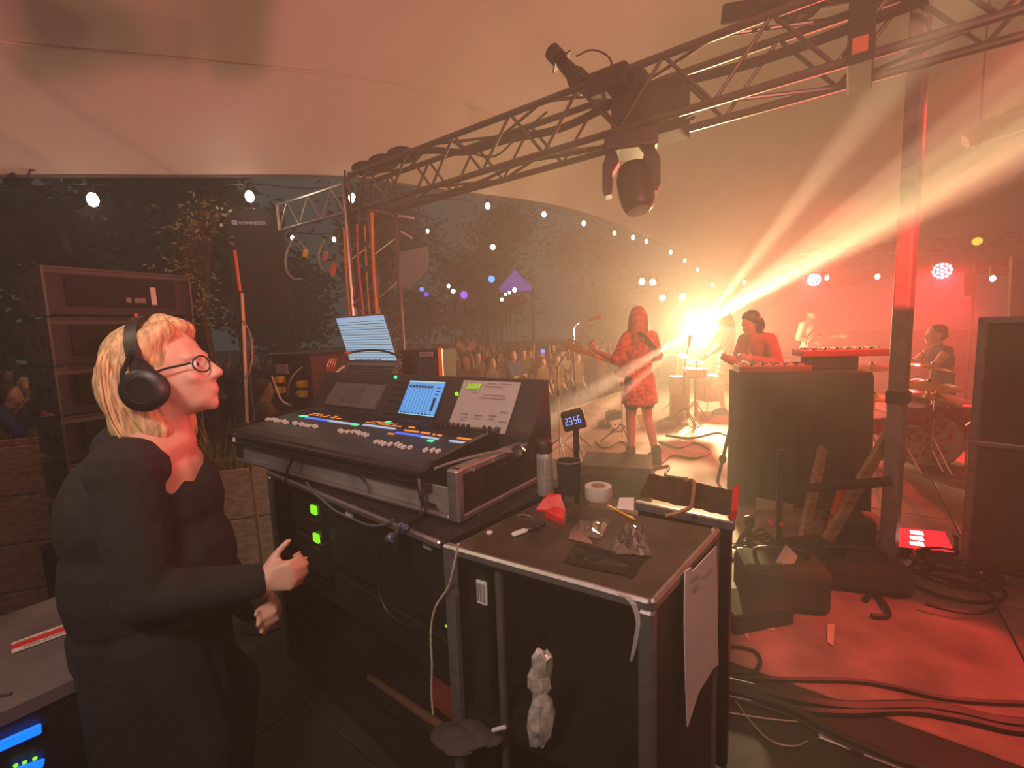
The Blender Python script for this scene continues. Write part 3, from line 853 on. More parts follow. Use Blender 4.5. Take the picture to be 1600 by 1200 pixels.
# table 2 (right)
zf2 = zf
cs = thing('equipment_case', 'black flight case with aluminium edges and an open front, right of the mixing desk', 'flight case', TF.p(TW / 2, TDp / 2, zf))
bm = B(); box(bm, (.0, .0, .705), (TW, TDp, .727), TF, .003); obj('top_panel', bm, mat('worn_laminate', (.05, .035, .028), .34, var=.5, scale=9, bump=.12), cs)
bm = B(); box(bm, (-.004, -.016, .698), (TW, .008, .734), TF, .006); obj('edge_profile', bm, M_alu, cs)
bm = B(); box(bm, (-.016, -.004, .698), (.008, TDp, .734), TF, .006); obj('edge_profile', bm, M_alu, cs)
bm = B(); box(bm, (-.012, -.016, zf + .06), (.034, .02, .70), TF, .006); obj('corner_post', bm, M_alu, cs)
bm = B(); box(bm, (TW - .02, -.016, zf + .06), (TW + .026, .02, .734), TF, .006); obj('corner_post', bm, M_alu, cs)
bm = B(); box(bm, (-.012, TDp - .03, zf + .06), (.02, TDp, .734), TF, .006); obj('corner_post', bm, M_alu, cs)
bm = B(); box(bm, (0, .02, zf + .06), (.02, TDp - .03, .70), TF); obj('side_panel', bm, M_lam, cs)
bm = B(); box(bm, (TW, .02, zf + .06), (TW + .02, TDp, .70), TF); obj('side_panel', bm, M_lam, cs)
bm = B(); box(bm, (.02, TDp - .02, zf + .06), (TW, TDp, .70), TF); obj('back_panel', bm, M_lam, cs)
bm = B(); box(bm, (.02, .02, zf + .05), (TW, TDp, zf + .08), TF); obj('bottom_panel', bm, M_lam, cs)
bm = B(); box(bm, (TW - .19, .03, zf + .06), (TW - .165, .05, .70), TF, .003); obj('rack_rail', bm, mat('dull_alu', (.16, .15, .15), .5, .6), cs)
bm = B(); box(bm, (TW - .1, .06, zf + .06), (TW - .02, .09, .70), TF, .003); obj('inner_panel', bm, M_lam, cs)
bm = B(); box(bm, (.022, .03, .02), (TW - .001, TDp - .03, .045), TF); obj('shelf', bm, M_lam, cs)
for u in (.1, TW - .1):
    for v in (.1, TDp - .1):
        bm = B(); cyl(bm, TF.p(u - .015, v, zf + .045), TF.p(u + .015, v, zf + .045), .03, n=12); obj('caster', bm, M_rubber, cs)
bm = B(); box(bm, (TW - .11, .052, .50), (TW - .065, .058, .59), TF); lb = obj('label', bm, M_white, cs)
bm = B()
for k in range(3): box(bm, (TW - .104 + .014 * k, .050, .51), (TW - .094 + .014 * k, .0525, .58), TF)
obj('label_print', bm, M_ink, lb)
# paper taped to its right side
sx = (tb - tn).normalized(); sn = V((sx.y, -sx.x, 0))
if sn.x < 0: sn = -sn
po = TF.p(-.02, 0, .73)
def sd(px_, py_): return onpl(px_, py_, po + sn * .004, sn)
bm = B(); a_ = [sd(1069, 893), sd(1078, 886), sd(1080, 893), sd(1118, 853), sd(1120, 950), sd(1119, 950), sd(1121, 1038), sd(1113, 1044), sd(1090, 1082), sd(1073, 1135), sd(1070, 1060), sd(1068, 975)]
slab(bm, a_, sn, .003)
tp = solo('taped_paper', bm, M_paper, 'large white torn sheet taped to the right side of the black case', 'paper')
for a, b in (((1076, 905), (1088, 893)), ((1077, 922), (1087, 911)), ((1095, 900), (1110, 884))):
    bm = B(); tube(bm, [sd(*a) + sn * .0065, sd(*b) + sn * .0065], .0016, 4); obj('ink_stroke', bm, M_ink, tp)
# strip of white tape hanging from the front edge
def fr2(px_, py_, d=.004): return onpl(px_, py_, TF.p(0, -.024, .73), V((-TF.x.y, TF.x.x, 0)))
bm = B()
pts = [(967, 925, 9), (980, 932, 12), (990, 944, 10), (995, 958, 9), (997, 975, 7), (993, 1000, 7), (989, 1020, 6), (986, 1034, 4)]
prev = None
for x, y, wd in pts:
    p = fr2(x, y); q = [bm.verts.new(p + V((wd / 2 / 720 * .9, .0, .0)) + V((0, -.002 * math.sin(y), 0))), bm.verts.new(p - V((wd / 2 / 720 * .9, 0, 0)))]
    if prev: bm.faces.new((prev[0], prev[1], q[1], q[0]))
    prev = q
bmesh.ops.solidify(bm, geom=bm.faces[:], thickness=.0008)
solo('tape_strip', bm, M_paper, 'strip of white tape that dangles from the front edge of the black case', 'tape')

# ---------------------------------------------------------------- what lies on the right table
def tt(px_, py_, z=0): return lvl(px_, py_, ZT - .004 + z)
o = tt(852, 772)
bt_ = thing('tall_bottle', 'tall silver drink bottle with a black lid on the case', 'bottle', o)
bm = B(); lathe(bm, [(.0, 0), (.027, .0), (.029, .006), (.029, .145), (.026, .155), (.02, .158)], o, n=20); obj('body', bm, mat('bottle_silver', (.55, .52, .50), .3, .5, var=.1), bt_, True)
bm = B(); lathe(bm, [(.026, .152), (.030, .155), (.031, .19), (.027, .197), (.024, .2)], o, n=20); obj('lid', bm, M_black, bt_, True)
bm = B()
for k in range(14):
    a = -PI / 2 + (k - 7) * .17
    box(bm, (-.0012, -.0298, .07 + .004 * (k % 3)), (.0012, -.0285, .135), Fr(o, (-math.sin(a), math.cos(a), 0), (-math.cos(a), -math.sin(a), 0)))
sp(obj('printed_stripes', bm, M_ink, bt_), kind='stuff')
bm = B()
for k in range(5): box(bm, (-.012, -.0298, .02 + .01 * k), (.012 - .003 * (k % 2), -.0285, .025 + .01 * k), Fr(o, (.9, .43, 0), (-.43, .9, 0)))
sp(obj('printed_label', bm, M_ink, bt_), kind='stuff')
o = tt(890, 770)
mg = thing('tumbler', 'dark tumbler with a pale rim behind the tape roll', 'cup', o)
bm = B(); lathe(bm, [(.0, 0), (.040, .0), (.045, .118), (.042, .118), (.036, .02), (.0, .015)], o, n=20); obj('body', bm, M_matte, mg, True)
bm = B(); tube(bm, [o + V((  .0435 * math.cos(i * PI / 10), .0435 * math.sin(i * PI / 10), .118)) for i in range(21)], .0028, 6); obj('rim', bm, M_chrome, mg, True)
o = tt(935, 778)
tr_ = thing('tape_roll', 'roll of pale grey tape lying flat on the case', 'tape', o)
bm = B(); lathe(bm, [(.026, 0), (.045, 0), (.046, .003), (.046, .041), (.045, .044), (.026, .044), (.026, 0)], o, n=28); obj('tape', bm, mat('grey_tape', (.55, .5, .45), .55, var=.08), tr_, True)
bm = B(); lathe(bm, [(.022, .001), (.026, .0), (.0262, .045), (.022, .044), (.022, .001)], o, n=24); obj('core', bm, mat('cardboard', (.4, .28, .18), .8), tr_, True)
# digital clock
o = at(893, 672, 1.62)
k3 = thing('digital_clock', 'small black digital clock with blue digits behind the tall bottle', 'clock', lvl(896, 700, .9))
kx = V((.97, -.15, .24)).normalized(); ky = V((-.22, 0, 1)); ky = (ky - kx * ky.dot(kx)).normalized(); kz = kx.cross(ky)
kf = Fr(at(896, 657, 1.80), kx, ky, kz)
bm = B(); box(bm, (-.045, -.04, -.05), (.045, .035, -.001), kf, .005); obj('housing', bm, M_black, k3)
M_digit = glow('clock_digit', (.22, .32, 1.0), 1.6)
seg = {'2': 'abged', '3': 'abgcd', '5': 'afgcd', '6': 'afgedc'}
for i, ch in enumerate('2356'):
    bm = B(); x0 = -.031 + i * .0155 + (.002 if i > 1 else -.001); w_, h_ = .009, .0135
    S_ = {'a': (0, h_ * 2, w_, h_ * 2), 'g': (0, h_, w_, h_), 'd': (0, 0, w_, 0), 'f': (0, h_, 0, 2 * h_), 'b': (w_, h_, w_, 2 * h_), 'e': (0, 0, 0, h_), 'c': (w_, 0, w_, h_)}
    for s in seg[ch]:
        a0, b0_, a1, b1_ = S_[s]; tube(bm, [kf.p(x0 + a0, b0_ - h_, .001), kf.p(x0 + a1, b1_ - h_, .001)], .0015, 5)
    obj('digit', bm, M_digit, k3)
bm = B(); box(bm, (-.05, -.05, -.2), (.05, .05, .0), Fr(at(896, 700, 1.66), (1, 0, 0), (0, 1, 0)), .004)
bm.free()
bm = B(); p_ = kf.p(0, -.038, -.03); cyl(bm, p_, V((p_.x, p_.y, .0)), .012, n=8); obj('stand', bm, M_black, k3)
# lighter, cap, red plastic, scraps, bag, pen, card, wires
fr = Fr(tt(815, 835), tt(838, 826) - tt(790, 843), (0, 1, 0)); fr.y = fr.z.cross(fr.x)
lg = thing('usb_stick', 'white oblong stick lying on the case near its front edge', 'stick', fr.p(0, 0, 0))
bm = B(); box(bm, (-.032, -.009, .002), (.018, .009, .014), fr, .004); obj('body', bm, M_white, lg)
bm = B(); box(bm, (.018, -.006, .004), (.032, .006, .012), fr, .001); obj('plug', bm, M_chrome, lg)
o = tt(765, 834); bm = B(); lathe(bm, [(.0, 0), (.009, 0), (.0095, .006), (.006, .008), (.0, .007)], o, n=14); solo('bottle_cap', bm, M_white, 'small round white cap left of the white stick', 'cap', True)
def crumple(label, name, cat, quad_px, m, nu=8, nv=6, amp=.015, seed=1, z=.003, smooth=False):
    bm = B(); r = random.Random(seed)
    cs_ = [tt(*q) for q in quad_px]
    g = []
    for j in range(nv + 1):
        row = []
        for i in range(nu + 1):
            a, b = i / nu, j / nv
            p = cs_[0] * (1 - a) * (1 - b) + cs_[1] * a * (1 - b) + cs_[2] * a * b + cs_[3] * (1 - a) * b
            e = min(1, 4 * min(a, 1 - a, b, 1 - b) + .15)
            row.append(bm.verts.new(p + V((r.uniform(-1, 1) * .003, r.uniform(-1, 1) * .003, z + amp * e * (.35 + r.random() * .8)))))
        g.append(row)
    for j in range(nv):
        for i in range(nu):
            if r.random() < .5: bm.faces.new((g[j][i], g[j][i + 1], g[j + 1][i + 1])); bm.faces.new((g[j][i], g[j + 1][i + 1], g[j + 1][i]))
            else: bm.faces.new((g[j][i], g[j][i + 1], g[j + 1][i])); bm.faces.new((g[j][i + 1], g[j + 1][i + 1], g[j + 1][i]))
    bmesh.ops.solidify(bm, geom=bm.faces[:], thickness=.001)
    return solo(name, bm, m, label, cat, smooth)
M_foil = mat('clear_wrap', (.45, .40, .36), .16, .5, var=.2, spec=.9)
crumple('crumpled shiny plastic bag on the right part of the case', 'plastic_bag', 'bag', [(948, 868), (1018, 872), (1005, 828), (968, 832)], M_foil, 12, 9, .03, 4)
crumple('flat dark shiny wrapper near the front edge of the case', 'flat_wrapper', 'wrapper', [(880, 880), (990, 905), (1010, 870), (900, 852)], mat('dark_wrap', (.05, .04, .035), .18, var=.2, spec=.7), 8, 5, .008, 9)
crumple('pale torn scraps of paper in the middle of the case', 'paper_scraps', 'paper', [(888, 845), (925, 852), (915, 832), (897, 828)], mat('pink_scrap', (.5, .32, .25), .6), 5, 4, .012, 5)
crumple('thin transparent film behind the paper scraps on the case', 'film_scrap', 'wrapper', [(890, 835), (940, 845), (950, 818), (905, 815)], M_foil, 8, 6, .014, 12)
bm = B()
rp_ = [tt(838, 798, .0), tt(862, 800, .0), tt(882, 818, .0), tt(884, 800), tt(876, 775, .045), tt(858, 774, .045), tt(850, 781, .03)]
slab(bm, [rp_[0], rp_[1], rp_[3], rp_[4], rp_[5], rp_[6]], (0, 0, 1), .006)
slab(bm, [tt(852, 808), tt(880, 822), tt(883, 806), tt(866, 800)], (0, 0, 1), .02)
solo('red_pouch', bm, M_red, 'bright red folded plastic pouch left of the tape roll', 'pouch')
bm = B(); cyl(bm, tt(950, 790, .004), tt(992, 812, .004), .0035, n=8); solo('pen', bm, M_yellow, 'thin yellow pen lying in front of the tape roll', 'pen', True)
bm = B(); slab(bm, [tt(964, 795, .003), tt(990, 798, .003), tt(991, 778, .02), tt(968, 778, .02)], (0, 0, 1), .002); solo('white_card', bm, M_paper, 'small white card propped beside the tape roll', 'card')
cable('thin grey wire curling on the table beside the tray corner', [tt(748, 805, .004), tt(755, 795, .006), tt(768, 790, .006), tt(775, 786, .004)], .003, M_alu, 'wire', 'wire')
cable('small bent piece of wire behind the white stick', [tt(808, 806, .004), tt(818, 804, .01), tt(830, 808, .004), tt(834, 814, .004)], .0025, M_alu, 'wire', 'wire')
bm = B(); 
for k in range(3): ball(bm, tt(830 + 9 * k, 826 - 4 * k, .008), .009 + .002 * (k % 2), 1.2, 1, .7, 8, 6)
solo('earplug_case', bm, M_black, 'small dark lumpy pouch beside the white stick', 'pouch', True)

# tall black case behind the right table with a sloping lid under shiny plastic
q1, q2, q3, q4 = lvl(997, 778, .90), lvl(1015, 741, .97), lvl(1146, 767, .97), lvl(1142, 808, .90)
c3 = thing('tall_black_case', 'tall black case with a sloping shiny lid behind the right table', 'flight case', V((((q1 + q3) / 2).x, ((q1 + q3) / 2).y, 0)))
bm = B(); slab(bm, [V((p.x, p.y, .02)) for p in (q1, q2, q3, q4)], (0, 0, 1), .84); obj('body', bm, M_lam, c3)
bm = B(); a, b = q1 + V((0, 0, -.03)), q4 + V((0, 0, -.03)); ex_ = (b - a).normalized(); fr = Fr(a, ex_, V((0, 0, 1)).cross(ex_)); box(bm, (-.01, -.012, -.012), ((b - a).length + .012, .012, .02), fr, .004); obj('edge_profile', bm, M_alu, c3)
bm = B(); r = random.Random(5); g = []
for j in range(9):
    row = []
    for i in range(15):
        a, b = i / 14, j / 8
        p = q1 * (1 - a) * (1 - b) + q4 * a * (1 - b) + q3 * a * b + q2 * (1 - a) * b
        row.append(bm.verts.new(p + V((0, 0, r.random() * .006))))
    g.append(row)
for j in range(8):
    for i in range(14): bm.faces.new((g[j][i], g[j][i + 1], g[j + 1][i + 1], g[j + 1][i]))
bmesh.ops.solidify(bm, geom=bm.faces[:], thickness=.02); bmesh.ops.recalc_face_normals(bm, faces=bm.faces)
obj('lid', bm, mat('shiny_plastic', (.12, .09, .06), .22, .2, var=.3, scale=14, bump=.25), c3, True)
bm = B(); slab(bm, [q3 + V((0, 0, .02)), q4 + V((0, 0, .02)), q4 + V((-.012, .0, -.045)), q3 + V((-.012, 0, -.05))], (1, 0, 0), .02); obj('end_strip', bm, M_red, c3)
cable('brown cable that hooks over the sloping shiny lid', [lvl(1072, 752, .99), lvl(1084, 752, 1.0), lvl(1083, 775, .97), lvl(1079, 792, .95), lvl(1062, 800, .94), lvl(1040, 806, .925)], .006, mat('brown_cable', (.35, .16, .08), .5, var=0))
# ---------------------------------------------------------------- people
def cap(bm, p, q, rp, rq, n=10):
    p, q = V(p), V(q)
    if (q - p).length > 1e-4: cyl(bm, p, q, rp, rq, n)
    ball(bm, p, rp, u=n, v=6); ball(bm, q, rq, u=n, v=6)
def put(bm, parts, g=0.0):
    for pt in parts:
        if pt[0] == 'c':
            for (p, a), (q, b) in zip(pt[1], pt[1][1:]): cap(bm, p, q, a + g, b + g)
        else:
            _, c, r, fr = pt
            ball(bm, c, 1, r[0] + g, r[1] + g, r[2] + g, 14, 10, fr)
def blob(name, parts, voxel, m, parent, g=0.0, sm=5, cut=None):
    bm = B(); put(bm, parts, g)
    me = bpy.data.meshes.new(name); bm.to_mesh(me); bm.free()
    o = bpy.data.objects.new(name, me); C.objects.link(o)
    r = o.modifiers.new('r', 'REMESH'); r.mode = 'VOXEL'; r.voxel_size = voxel
    if sm:
        s = o.modifiers.new('s', 'SMOOTH'); s.iterations = sm; s.factor = .5
    bpy.context.view_layer.update()
    ev = o.evaluated_get(bpy.context.evaluated_depsgraph_get())
    bm = B(); bm.from_mesh(ev.to_mesh()); ev.to_mesh_clear()
    bpy.data.objects.remove(o); bpy.data.meshes.remove(me)
    if cut:
        bmesh.ops.delete(bm, geom=[v for v in bm.verts if cut(v.co)], context='VERTS')
    return obj(name, bm, m, parent, 'all')

def head_parts(f, s=1.0, detail=True):
    P = lambda x, y, z: f.p(x * s, y * s, z * s)
    R = lambda *r: tuple(k * s for k in r)
    h = [('e', P(0, -.012, .035), R(.076, .097, .086), f), ('e', P(0, .03, -.03), R(.061, .064, .084), f),
         ('e', P(0, .045, -.078), R(.046, .045, .034), f), ('c', [(P(0, .072, -.099), .018 * s), (P(0, .074, -.096), .017 * s)])]
    if detail:
        h += [('c', [(P(0, .088, .014), .009 * s), (P(0, .104, -.012), .0105 * s), (P(0, .113, -.026), .012 * s)]),
              ('c', [(P(-.013, .098, -.033), .009 * s), (P(.013, .098, -.033), .009 * s)]),
              ('c', [(P(-.04, .072, .024), .010 * s), (P(-.014, .086, .024), .010 * s), (P(.014, .086, .024), .010 * s), (P(.04, .072, .024), .010 * s)]),
              ('e', P(0, .089, -.057), R(.021, .012, .0065), f), ('e', P(0, .087, -.069), R(.018, .012, .0075), f),
              ('c', [(P(-.04, .066, -.022), .02 * s), (P(-.03, .07, -.03), .018 * s)]), ('c', [(P(.04, .066, -.022), .02 * s), (P(.03, .07, -.03), .018 * s)]),
              ('e', P(-.077, -.008, -.008), R(.010, .018, .030), f), ('e', P(.077, -.008, -.008), R(.010, .018, .030), f)]
    return h
def hand_parts(w, d, pn, s=1.0, curl=35, thumb=None, spread=4, thumb_up=0.6):
    """w wrist, d finger direction, pn palm normal, thumb: direction of the thumb side"""
    d = V(d).normalized(); pn = V(pn); pn = (pn - d * pn.dot(d)).normalized()
    sd_ = d.cross(pn)
    if thumb is not None and sd_.dot(V(thumb)) < 0: sd_ = -sd_
    w = V(w); pr = []
    pr.append(('c', [(w, .025 * s), (w + d * .03 * s, .024 * s)]))
    for k, off in enumerate((.028, .009, -.010, -.027)):
        b = w + d * (.085 + (.004 if k in (1, 2) else -.004)) * s + sd_ * off * s
        pr.append(('c', [(w + d * .025 * s + sd_ * off * .55 * s, .017 * s), (b, .0125 * s)]))
        ln = (.040, .046, .042, .033)[k] * s
        dd = (d + sd_ * math.radians(spread) * (1.5 - k)).normalized(); p = b
        pts = [(p, .0098 * s)]
        for j, fl in enumerate((1, .75, .6)):
            ax = dd.cross(pn).normalized()
            dd = Quaternion(ax, math.radians(curl * (1.25 if j else 1))) @ dd
            p = p + dd * ln * fl; pts.append((p, (.0088, .0082, .0072)[j] * s))
        pr.append(('c', pts))
    t0 = w + d * .028 * s + sd_ * .022 * s + pn * .006 * s
    t1 = t0 + (d * .5 + sd_ * .75 + pn * .25).normalized() * .032 * s
    t2 = t1 + (d * (1 - thumb_up) + sd_ * thumb_up + pn * .25).normalized() * .026 * s
    t3 = t2 + (d * (1 - thumb_up) + sd_ * thumb_up * .8 + pn * .3).normalized() * .020 * s
    pr.append(('c', [(t0, .0145 * s), (t1, .0115 * s), (t2, .010 * s), (t3, .0085 * s)]))
    return pr

M_skin = mat('skin', (.55, .34, .25), .5, var=.06, scale=30)
M_skin2 = mat('skin_deep', (.30, .17, .11), .5, var=.06, scale=30)
M_blond = mat('blond_hair', (.52, .38, .20), .5, var=.45, scale=18, stretch=(6, 6, 1), bump=.5)
M_brown = mat('brown_hair', (.08, .045, .025), .5, var=.3, scale=18)
M_auburn = mat('auburn_hair', (.40, .16, .08), .5, var=.3, scale=18)
M_bhair = mat('black_hair', (.012, .01, .01), .45, var=.2, scale=18)
M_eye = mat('eye_white', (.7, .68, .66), .2, var=0)
M_iris = mat('iris', (.03, .03, .04), .2, var=0)

J0 = dict(pel=(0, 0, .95), wai=(0, .0, 1.09), che=(0, .0, 1.27), nec=(0, -.012, 1.43), hea=(0, .015, 1.59),
          hipR=(.085, 0, .92), kneR=(.095, .03, .50), ankR=(.10, -.01, .09), toeR=(.12, .14, .035),
          hipL=(-.085, 0, .92), kneL=(-.095, .03, .50), ankL=(-.10, -.01, .09), toeL=(-.12, .14, .035),
          shoR=(.165, -.005, 1.39), elbR=(.22, -.04, 1.12), wriR=(.22, .06, .89),
          shoL=(-.165, -.005, 1.39), elbL=(-.22, -.04, 1.12), wriL=(-.22, .06, .89))
def human(name, label, o, yaw, pose=None, outfit=(), hair=None, skinm=None, scale=1.0, voxel=.012, head_dir=(0, 1, 0), head_up=(0, 0, 1),
          hands=None, group=None, build=1.0, detail=True, eyes=True, base=None):
    """yaw 0 faces +Y. outfit: (child name, material, pieces, growth)"""
    f = fz(V(o), yaw)
    t = thing(name, label, 'person', o if base is None else base, group)
    J = {k: f.p(*(c * scale for c in v)) for k, v in {**J0, **(pose or {})}.items()}
    s = scale
    hd = f.x * head_dir[0] + f.y * head_dir[1] + f.z * head_dir[2]
    hu = f.x * head_up[0] + f.y * head_up[1] + f.z * head_up[2]
    hd.normalize(); hu = (hu - hd * hu.dot(hd)).normalized()
    hf = Fr(J['hea'], hd.cross(hu), hd, hu)
    def axf(a, b):
        z = (J[b] - J[a]).normalized(); y = f.y - z * f.y.dot(z)
        sh = J['shoR'] - J['shoL']; x = sh - z * sh.dot(z); x.normalize()
        if a in ('pel',):
            hp = J['hipR'] - J['hipL']; x = hp - z * hp.dot(z); x.normalize()
        return Fr(J[a], x, z.cross(x), z)
    b_ = build * s
    P = {}
    P['pelvis'] = [('e', J['pel'], (.158 * b_, .115 * b_, .12 * s), axf('pel', 'wai'))]
    P['torso'] = [('e', J['wai'], (.130 * b_, .098 * b_, .14 * s), axf('wai', 'che')), ('e', J['che'], (.158 * b_, .112 * b_, .165 * s), axf('che', 'nec')),
                  ('c', [(J['shoL'], .052 * b_), (J['nec'] - f.z * .035 * s, .07 * b_), (J['shoR'], .052 * b_)])]
    P['neck'] = [('c', [(J['nec'] - f.z * .03 * s, .058 * s), (J['nec'] + (J['hea'] - J['nec']) * .35, .05 * s), (hf.p(0, -.015 * s, -.05 * s), .052 * s)])]
    P['head'] = head_parts(hf, s, detail)
    for sd_ in 'LR':
        P['upper' + sd_] = [('c', [(J['sho' + sd_], .053 * b_), (J['elb' + sd_], .040 * b_)])]
        P['fore' + sd_] = [('c', [(J['elb' + sd_], .040 * b_), (J['elb' + sd_].lerp(J['wri' + sd_], .3), .038 * b_), (J['wri' + sd_], .025 * s)])]
        hp = (hands or {}).get(sd_)
        if hp is None:
            dd = (J['wri' + sd_] - J['elb' + sd_]).normalized()
            hp = dict(d=dd, pn=f.x * (1 if sd_ == 'L' else -1), thumb=f.y + f.z * .5, curl=28)
        if detail:
            P['hand' + sd_] = hand_parts(J['wri' + sd_], s=s * (.98), **hp)
        else:
            dd = V(hp['d']); P['hand' + sd_] = [('c', [(J['wri' + sd_], .026 * s), (J['wri' + sd_] + dd * .09 * s, .032 * s), (J['wri' + sd_] + dd * .15 * s, .02 * s)])]
        P['thigh' + sd_] = [('c', [(J['hip' + sd_], .088 * b_), (J['hip' + sd_].lerp(J['kne' + sd_], .3), .082 * b_), (J['kne' + sd_], .054 * s)])]
        P['calf' + sd_] = [('c', [(J['kne' + sd_], .054 * s), (J['kne' + sd_].lerp(J['ank' + sd_], .3) - f.y * .01, .054 * s), (J['ank' + sd_], .036 * s)])]
        hl = J['ank' + sd_] * 2 - J['toe' + sd_]; hl = J['ank' + sd_].lerp(hl, .3); hl.z = J['toe' + sd_].z if abs(J['ank' + sd_].z - J['toe' + sd_].z) < .1 * s else hl.z
        P['foot' + sd_] = [('c', [(J['ank' + sd_], .037 * s), (hl, .033 * s), (J['toe' + sd_], .032 * s)]), ('c', [(J['ank' + sd_], .036 * s), (J['toe' + sd_], .030 * s)])]
    body = []
    for v in P.values(): body += v
    obj_body = blob('body', body, voxel, skinm or M_skin, t)
    for nm, m, pcs, g in outfit:
        ps = []
        for q in pcs:
            if isinstance(q, str): ps += P[q]
            else: ps += q(J, f, s)
        blob(nm, ps, voxel, m, t, g, 4)
    if hair: hair(hf, s, t, voxel)
    if eyes:
        for q in (-1, 1):
            bm = B(); ball(bm, hf.p(q * .031 * s, .074 * s, .004 * s), .0125 * s); e = obj('eye', bm, M_eye, t, True)
            bm = B(); ball(bm, hf.p(q * .031 * s, .082 * s, .004 * s), .0065 * s, u=8, v=6); obj('iris', bm, M_iris, e, True)
    return t, J, hf, f

# hair styles: blobs in the head's frame
def strands(bm, f, s, roots, r):
    for pts in roots: tube(bm, spline([f.p(*(k * s for k in p)) for p in pts], 4), [r * s * (1 - .6 * i / (4 * (len(pts) - 1))) for i in range(4 * (len(pts) - 1) + 1)], 5)
def hair_long(m):
    def go(f, s, t, vx):
        P = lambda *a: f.p(*(k * s for k in a))
        ps = [('e', P(0, -.022, .052), (.086 * s, .098 * s, .085 * s), f), ('c', [(P(0, -.075, .02), .075 * s), (P(0, -.10, -.12), .075 * s), (P(0, -.105, -.26), .06 * s), (P(.0, -.10, -.36), .03 * s)])]
        for q in (-1, 1): ps.append(('c', [(P(q * .07, -.01, .03), .035 * s), (P(q * .085, -.01, -.10), .034 * s), (P(q * .085, -.02, -.23), .026 * s)]))
        blob('hair', ps, vx, m, t, 0, 4)
    return go
def hair_short(m, cover=0.0):
    def go(f, s, t, vx):
        P = lambda *a: f.p(*(k * s for k in a))
        blob('hair', [('e', P(0, -.024, .052), (.083 * s, .094 * s, .080 * s), f), ('e', P(0, -.05, .0), (.078 * s, .07 * s, .075 * s), f)], vx, m, t, 0, 3)
    return go
def hair_bob(m):
    def go(f, s, t, vx):
        P = lambda *a: f.p(*(k * s for k in a))
        blob('hair', [('e', P(0, -.022, .05), (.088 * s, .1 * s, .085 * s), f), ('e', P(0, -.075, -.04), (.092 * s, .07 * s, .10 * s), f)] + [('c', [(P(q * .075, -.02, .02), .03 * s), (P(q * .085, -.02, -.11), .03 * s)]) for q in (-1, 1)], vx, m, t, 0, 3)
    return go

# ---------------------------------------------------------------- the sound engineer
OH = at(264, 583, 1.15)
oz = V((OH.x, OH.y, 0))
oy = -80                                   # she faces right and a little away
of = fz(oz, oy)
def loc(p): q = V(p) - oz; return (q.dot(of.x), q.dot(of.y), q.z)
M_hood = mat('black_hoodie', (.010, .010, .011), .9, var=.3, scale=30, bump=.3)
M_trou = mat('dark_trousers', (.012, .012, .015), .9, var=.2)
hsp = at(398, 908, 1.10)
pose = dict(hea=loc(OH), nec=loc(at(255, 672, 1.15)), che=loc(at(245, 775, 1.17)), wai=loc(at(240, 870, 1.17)), pel=loc(at(238, 955, 1.17)),
            shoR=loc(at(196, 735, 1.02)), elbR=loc(at(225, 935, 1.0)), wriR=loc(hsp),
            shoL=loc(at(268, 725, 1.32)), elbL=loc(at(330, 880, 1.36)), wriL=loc(at(392, 945, 1.20)),
            hipR=loc(at(236, 985, 1.10)), hipL=loc(at(240, 975, 1.25)))
def op_hair(f, s, t, vx):
    P = lambda *a: f.p(*(k * s for k in a))
    blob('hair', [('e', P(0, -.030, .05), (.09, .102, .088), f), ('e', P(0, -.075, -.02), (.095, .085, .115), f), ('e', P(0, -.085, -.10), (.09, .072, .085), f),
                  ('c', [(P(.045, .045, .098), .026), (P(.06, .02, .085), .03), (P(.075, -.02, .04), .03)]), ('c', [(P(-.045, .045, .098), .026), (P(-.075, -.02, .04), .03)]), ('c', [(P(.0, .062, .104), .020), (P(0, .02, .12), .028)]),
                  ('c', [(P(.075, -.045, -.05), .03), (P(.07, -.03, -.13), .03), (P(.06, -.03, -.165), .016)]), ('c', [(P(-.075, -.03, -.05), .03), (P(-.06, -.03, -.16), .018)])], .006, M_blond, t, 0, 3)
    bm = B(); r = random.Random(2); rt = []
    for k in range(70):
        a = r.uniform(-1.3, 1.3); y0 = r.uniform(-.09, .03)
        rt.append([(.06 * math.sin(a), y0, .125 - .03 * abs(a)), (.094 * math.sin(a), y0 * .8 - .03, .05), (.099 * math.sin(a) + r.uniform(-.004, .004), y0 * .6 - .06, -.06), (.088 * math.sin(a), y0 * .4 - .065, -.14 - r.random() * .04)])
    strands(bm, f, s, rt, .006)
    sp(obj('hair_strands', bm, M_blond, t, True), kind='stuff')
